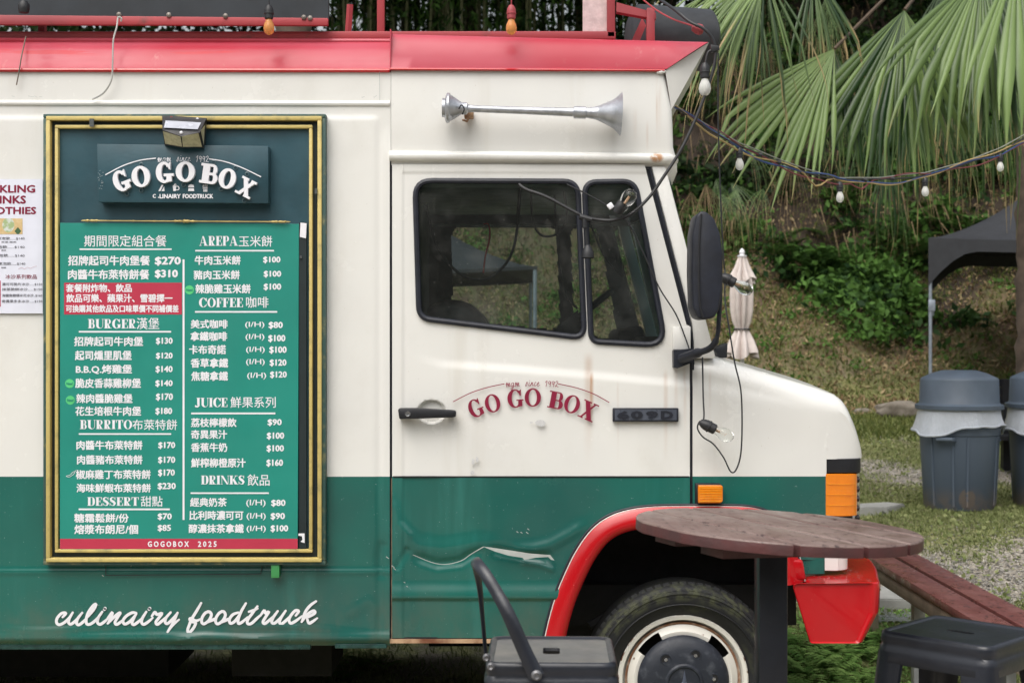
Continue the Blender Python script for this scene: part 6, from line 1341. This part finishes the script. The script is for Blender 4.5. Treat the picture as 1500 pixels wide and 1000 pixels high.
# the bank: litter, low grass, clumps of weeds
def bank_pts(n, d0, d1, x0=-5, x1=11): y = rng.uniform(d0, d1, n) - CD; x = rng.uniform(x0, x1, n); return x, y
x, y = bank_pts(60000, 15.5, 21); P = on_ground(x, y, .01); leaves('leaf_litter', P, .07, M_drygrass, 1.6, aspect=.35, kind='stuff', label='dry brown leaf litter over the grassy bank')
x, y = bank_pts(150000, 13.5, 21.2); k = nz(x, y, 1.4) + nz(x, y, 4, 2) * .6 > rng.uniform(-.9, .8, len(x)); blades('bank_grass', on_ground(x[k], y[k]), .07, .010, M_bgr, .9, kind='stuff', label='thin yellow-green grass on the bank')
x, y = bank_pts(900, 16.5, 21.0); k = nz(x, y, 1.1, 5) > .05; C = on_ground(x[k], y[k]); P = np.repeat(C, 26, 0) + rng.normal(0, .07, (len(C) * 26, 3)) * np.array([1, 1, .5]) + [0, 0, .05]
leaves('bank_weeds', P, .06, M_ivy, .9, aspect=.6, tint=.75, kind='stuff', label='scattered green weeds sprouting on the bank')
# undergrowth above the grass line
def clumps(n, d0, d1, per, rad, x0=-5, x1=12, flat=.7, k=0, thr=-.2):
    x, y = bank_pts(n, d0, d1, x0, x1); s = (nz(x, y, .9, k) > thr) & (y + CD > shrub_edge(x, y)); C = on_ground(x[s], y[s]); r = rad * rng.uniform(.5, 1.4, len(C)); m_ = len(C)
    dirs = rng.normal(size=(m_ * per, 3)); dirs /= np.linalg.norm(dirs, axis=1)[:, None]; dirs[:, 2] = np.abs(dirs[:, 2]) * flat; rr_ = np.repeat(r, per) * rng.uniform(.55, 1.05, m_ * per) ** .6
    return np.repeat(C, per, 0) + dirs * rr_[:, None], np.repeat(rng.uniform(.15, .9, m_), per)
P, t = clumps(1600, 17.8, 24, 90, .40, k=1, thr=-.3); leaves('undergrowth', P, .11, M_ivy, .6, aspect=.55, tint=t, droop=.4, kind='stuff', label='dense green undergrowth covering the upper bank')
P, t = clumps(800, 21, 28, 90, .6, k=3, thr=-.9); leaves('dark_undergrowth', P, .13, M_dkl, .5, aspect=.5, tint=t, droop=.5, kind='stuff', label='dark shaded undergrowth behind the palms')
Ls = []
for k in range(330):
    xx, yy = random.uniform(-3, 11), random.uniform(18.6, 25) - CD; yy = max(yy, float(shrub_edge(xx, 0)) + .3 - CD); Ls.append(fern('f', xx, yy, 8, random.uniform(.3, .6), '', hgt=.7))
V, Fq, T = merge(Ls); V[:, 2] += .25; fast('bank_ferns', V, Fq, M_ivy, attrs={'tint': T * .8 + .2}, kind='stuff', label='arching green ferns on the upper bank')
x, y = bank_pts(1300, 19.6, 25); C = on_ground(x, y, .6); nb = len(C)   # dry hanging stalks and grass swags
a = rng.uniform(0, 6.28, nb); tip = C + np.stack([np.cos(a) * .12, -np.abs(rng.normal(.22, .1, nb)), -rng.uniform(.2, .7, nb)], 1); s = np.stack([np.full(nb, .007), 0 * a, 0 * a], 1)
fast('dry_stalks', np.stack([C - s, C + s, tip], 1).reshape(-1, 3), np.arange(3 * nb).reshape(-1, 3), M_dead, attrs={'tint': np.repeat(rng.uniform(0, .8, nb), 3)}, kind='stuff', label='dry brown stalks hanging through the undergrowth')
# wood on the plateau: trunks, bamboo and crowns
def tree(px, d, hgt, r, label, crown=900, cr=2.2, cz=.7, size=.2, lean=.1, bare=False, name='tree', mat=None):
    x, y = X(px, d), d - CD; z = float(gz(x, y)); t = thing(name, label, 'tree', (x, y, z), world=False)
    lx = random.uniform(-lean, lean) * hgt; pts = spline([(0, 0, -.3), (lx * .2, 0, hgt * .3), (lx * .6, .1, hgt * .65), (lx, 0, hgt)], 5); tr = MB().tube(pts, list(np.linspace(r, r * .35, len(pts))), 9)
    for k in range(5):
        q = pts[7 + k]; a = random.uniform(0, 6.283); l = random.uniform(.5, 1) * cr; tr.tube([q, (q[0] + math.cos(a) * l * .5, q[1] + math.sin(a) * l * .5, q[2] + l * .35), (q[0] + math.cos(a) * l, q[1] + math.sin(a) * l, q[2] + l * .5)], [r * .4, r * .25, r * .1], 6)
    tr.build('trunk', M_bark, t)
    K = 16; cc = rng.normal(0, .5, (K, 3)) * [cr, cr * .8, hgt * .16] + [lx, 0, hgt * cz + .6]; P = np.repeat(cc, crown // K, 0); dd = rng.normal(size=P.shape); dd /= np.linalg.norm(dd, axis=1)[:, None]
    P = P + dd * np.repeat(rng.uniform(.35, .8, K) * cr * .5, crown // K)[:, None] * rng.uniform(.5, 1, len(P))[:, None]; leaves('crown', P, size, mat or M_dkl, .5, parent=t, aspect=.45, tint=np.repeat(rng.uniform(.1, .9, K), crown // K), droop=.5)
    return t
tl = ['slim dark tree behind the roof rack, leftmost of the wood', 'leafy tree behind the left roof post', 'pale-leaved tree showing above the middle of the cab roof', 'dark tree above the front of the cab roof', 'tall dark tree behind the roof peak', 'broad tree behind the middle palm', 'dark tree behind the right palm fronds', 'tall tree at the right edge of the wood']
for k, (px, d, hg) in enumerate(((430, 27, 7), (560, 29, 8), (690, 26.5, 6), (860, 28, 8), (985, 27, 8.5), (1120, 27.5, 8), (1290, 28, 8.5), (1480, 27, 8))): tree(px, d, hg, .16, tl[k], crown=2600, cr=2.3, cz=.62, size=.20, mat=M_ivy if k in (1, 2) else None)
bb = MB(); pts = []
for k in range(150):
    px, d = random.uniform(480, 960), random.uniform(25.5, 29); x, y = X(px, d), d - CD; z = float(gz(x, y)); h = random.uniform(5, 8); lx = random.uniform(-.5, .5)
    bb.tube([(x, y, z), (x + lx * .3, y, z + h * .5), (x + lx, y, z + h)], [.035, .03, .012], 5); pts += [(x + lx * t_, y + random.uniform(-.5, .5), z + h * t_) for t_ in (.25, .35, .45, .55, .65, .75, .85, .95) for _ in range(5)]
bam = bb.build('bamboo_grove', simple('bamboo_stem', (.13, .14, .05), .6, var=.2, scale=6), None, kind='stuff', label='thin bamboo stems against the bright sky')
P = np.repeat(np.array(pts), 5, 0) + rng.normal(0, .35, (len(pts) * 5, 3)); leaves('bamboo_leaves', P, .20, M_ivy, .3, aspect=.22, droop=1.0, kind='stuff', label='bamboo foliage beyond the roof rack')
x, y = bank_pts(1500, 25.5, 32, -14, 16); xk = (x > X(960, 28)) | (x < X(420, 28)); C = on_ground(x[xk], y[xk]); P = np.repeat(C, 34, 0) + rng.normal(0, .55, (len(C) * 34, 3)) + np.stack([np.zeros(len(C) * 34), np.zeros(len(C) * 34), rng.uniform(0, 6.5, len(C) * 34)], 1)
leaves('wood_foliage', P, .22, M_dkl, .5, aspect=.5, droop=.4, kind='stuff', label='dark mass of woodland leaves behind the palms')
# unseen leaf crowns added above the frame to shade the upper bank
n = 900; C = np.stack([rng.uniform(-8, 13, n), rng.uniform(21, 29, n) - CD, rng.uniform(9.5, 14, n)], 1); P = np.repeat(C, 36, 0) + rng.normal(0, .6, (n * 36, 3)); leaves('shade_canopy', P, .34, M_dkl, .5, aspect=.6, kind='stuff', label='unseen leaf crowns added above the bank for shade')
# tree belt on the far side of the yard (behind the viewer; seen mirrored in the glass)
C = np.stack([rng.uniform(-26, 26, 700), rng.uniform(-24, -17, 700), rng.uniform(0, 6.5, 700) ** 1], 1); P = np.repeat(C, 40, 0) + rng.normal(0, .8, (700 * 40, 3)); leaves('tree_belt', P, .5, M_dkl, .5, aspect=.7, kind='stuff', label='belt of dark trees on the other side of the yard')

# ------------------------------------------------------------------ palms
def frond(parent, hub, dirn, span, L, nseg, seed, up=(0, -.55, .8), droop=.35, dry=.1, split=.5, wid=1.0, petiole=None, dead=False, tb=.5, jit=.18):
    r_ = random.Random(seed); hub = Vector(hub); D = Vector(dirn).normalized(); U = Vector(up); S = D.cross(U).normalized(); U = S.cross(D).normalized(); V, Fq, T, Dr = [], [], [], []; NS = 13
    for i in range(nseg):
        f = (i + .5) / nseg; sp1 = 2 * R(span) / nseg; a = R(-span + 2 * span * f) + r_.gauss(0, sp1 * jit); e = D * math.cos(a) + S * math.sin(a); l = L * (.78 + .22 * math.cos(a)) * r_.uniform(.80, 1.10)
        dirv = (e + U * (abs(math.sin(a)) ** 2) * .25).normalized(); per0 = U.cross(e).normalized(); g0 = droop * r_.uniform(.6, 1.6); tb_ = min(1, max(0, tb + r_.gauss(0, .2))); brk = r_.uniform(.45, .85) if r_.random() < .45 else 9
        wv = r_.uniform(.75, 1.2); tw = r_.uniform(-.9, .9); base = len(V); p = Vector(hub); sway = Vector((r_.gauss(0, .10), r_.gauss(0, .10), 0)); dl0 = dry * r_.uniform(.2, 2.4)
        for k in range(NS):
            t = k / (NS - 1)
            if k:
                p = p + dirv * (l / (NS - 1)); post_ = max(0, t - split)
                dirv = (dirv + Vector((0, 0, -1)) * (g0 * (.10 + 1.5 * post_)) + sway * post_ + (Vector((0, 0, -1.1)) if t > brk and t - 1 / (NS - 1) <= brk else Vector((0, 0, 0)))).normalized()
            w = sp1 * l * (min(t, split) * 1.06) * wid * wv * (1 if t < split else max(.03, 1 - ((t - split) / (1 - split)) ** 1.15)) * .5
            per = (per0 - dirv * per0.dot(dirv)).normalized(); nn_ = dirv.cross(per); ang = tw * max(0, t - split * .8) * 1.6; pw = per * math.cos(ang) + nn_ * math.sin(ang); up_n = nn_ * math.cos(ang) - per * math.sin(ang)
            if up_n.dot(U) < 0: up_n = -up_n
            V += [tuple(p - pw * w), tuple(p + up_n * w * .9), tuple(p + pw * w)]; c_ = min(1, max(0, tb_ + .2 * (t - .5))); T += [c_ * .4, c_, c_ * .8]; q = min(1, max(0, (t - (1 - dl0)) / .10)) if not dead else 1; Dr += [q] * 3
            if k:
                b = base + (k - 1) * 3; Fq += [(b, b + 3, b + 4, b + 1), (b + 1, b + 4, b + 5, b + 2)]
    o = fast('frond', np.array(V), np.array(Fq), M_dead if dead else M_frond, parent, attrs={'tint': T, 'dry': Dr}); o.data.polygons.foreach_set('use_smooth', [True] * len(o.data.polygons))
    if parent: o.data.transform(Matrix.Translation(-parent.location))
    if petiole:
        MB().tube(spline([petiole, tuple((Vector(petiole) + hub) / 2 + Vector((0, 0, .08))), tuple(hub)], 6), .013, 6).build('leaf_stalk', simple('palm_stalk', (.085, .055, .03), .6, var=.2), parent)
    return o
def palm(label, px, d, top_py, r=.11):
    x, y = X(px, d), d - CD; z = float(gz(x, y)); t = thing('palm_tree', label, 'palm tree', (x, y, z)); zt = Z(top_py, d); mb = MB(); Rn = []
    n = 60
    for k in range(n + 1): zz = z - .1 + (zt - z + .1) * k / n; rr_ = r * (1 + .10 * (k % 2) + .06 * math.sin(k * 2.1)); Rn.append([(x + rr_ * math.cos(a / 18 * 6.283) * (1 + .05 * math.sin(a * 5 + k)), y + rr_ * math.sin(a / 18 * 6.283), zz) for a in range(18)])
    mb.rings(Rn); mb.build('trunk', M_bark, t, sharp=30); return t
pa = palm('fan palm whose trunk stands at the right edge of the photo', 1513, 11.7, -260, .125)
cr_ = W(1500, -170, 11.3)
front = [  # hub px,py,dist, direction (x,y,z), half span, length, segments, tint, droop
 ((1222, 72, 6.85), (-.60, -.30, -.80), 30, .86, 17, .95, .14), ((1222, 72, 6.9), (.05, -.2, -.95), 18, .66, 9, .30, .12), ((1325, 15, 7.0), (-.42, -.34, -.92), 26, .98, 18, .32, .10), ((1325, 15, 6.95), (.22, -.2, -.97), 22, .92, 13, .75, .12),
 ((1438, -40, 6.8), (-.42, -.40, -.85), 26, 1.0, 17, .62, .12), ((1445, -50, 6.85), (.10, -.35, -.95), 24, .98, 15, .30, .15), ((1490, -60, 6.6), (-.05, -.4, -.95), 30, .92, 13, .85, .25),
 ((1380, -20, 7.6), (.0, -.2, -1), 34, 1.2, 30, .25, .15), ((1300, 90, 8.2), (.0, -.1, -1), 34, .85, 22, .10, .2), ((1420, 60, 8.6), (.1, -.1, -1), 45, 1.0, 24, .08, .3),
 ((1330, 120, 8.8), (.1, -.2, -1), 40, .95, 30, .2, .3), ((1480, 60, 7.6), (.1, -.2, -1), 45, 1.0, 26, .3, .35), ((1300, 230, 8.6), (-.05, -.2, -1), 20, .62, 16, .2, .2)]
for k, (h, dr, sp, L, ns, tb_, dp_) in enumerate(front):
    frond(pa, W(h[0], h[1], h[2] * 1.38), dr, sp, L * 1.38, ns, 40 + k, up=(.15, -.85, .5) if k < 7 else (0, -1, .2), droop=dp_ * (1.25 if k < 7 else 2), dry=.06 if k < 7 else .12, wid=1.08, split=.6 if k < 7 else .35, jit=.2 if k < 7 else .5, petiole=cr_ if k in (0, 2, 4) else None, tb=tb_)
for k in range(9):   # drooping grassy tails under the crown
    px, py, d = random.uniform(1180, 1490), random.uniform(60, 170), random.uniform(10, 11.5); frond(pa, W(px, py, d), (random.uniform(-.2, .2), -.1, -1), random.uniform(12, 22), random.uniform(.6, .95), 11, 90 + k, up=(0, -1, .1), droop=.12, dry=.16, split=.15, wid=.55, tb=random.uniform(.3, .8), dead=(k % 5 == 0))
pb = palm('fan palm hidden behind the roof peak with a skirt of dead leaves', 430, 9.3, -230, .11); cb = W(640, -230, 9.3)
back = [((1150, -70, 8.6), (-.9, -.3, -.62), 22, 1.25, 16, .95, .25), ((1130, -50, 8.9), (-.75, -.3, -.75), 26, 1.25, 18, .75, .3), ((1120, -40, 9.2), (-.1, -.2, -1), 34, 1.15, 18, .4, .3), ((1190, -40, 9.6), (.2, -.2, -1), 32, .95, 16, .3, .3), ((1110, -10, 9.6), (-.4, -.2, -1), 26, 1.1, 16, .25, .3)]
for k, (h, dr, sp, L, ns, tb_, dp_) in enumerate(back): frond(pb, W(*h), dr, sp, L, ns, 140 + k, up=(0, -.8, .55), droop=dp_ * 1.1, dry=.22, split=.35, jit=.9, wid=.85, petiole=cb if k < 2 else None, tb=tb_)
for k in range(20):
    px, py, d = random.uniform(1035, 1235), random.uniform(-10, 90), random.uniform(8.8, 10.5); frond(pb, W(px, py, d), (random.uniform(-.25, .25), -.1, -1), random.uniform(12, 22), random.uniform(.5, .85), 12, 190 + k, up=(0, -1, .1), droop=.12, dry=.3, split=.12, wid=.5, tb=random.uniform(.2, .8), dead=(k % 4 == 0))
for k in range(9):    # young palm behind the mirror
    if k == 0: pc = thing('young_palm', 'small drooping palm behind the cab corner, hung with dead strands', 'palm', (X(1050, 14), 14 - CD, float(gz(X(1050, 14), 14 - CD))))
    px, py = random.uniform(1010, 1170), random.uniform(190, 290); frond(pc, W(px, py, random.uniform(13, 15)), (random.uniform(-.6, .6), -.3, random.uniform(-.9, -.2)), 30, random.uniform(.6, 1.0), 12, 260 + k, up=(0, -.8, .6), droop=.6, dry=.3, split=.15, wid=.5, tb=random.uniform(.3, .7), dead=(k % 3 == 1))
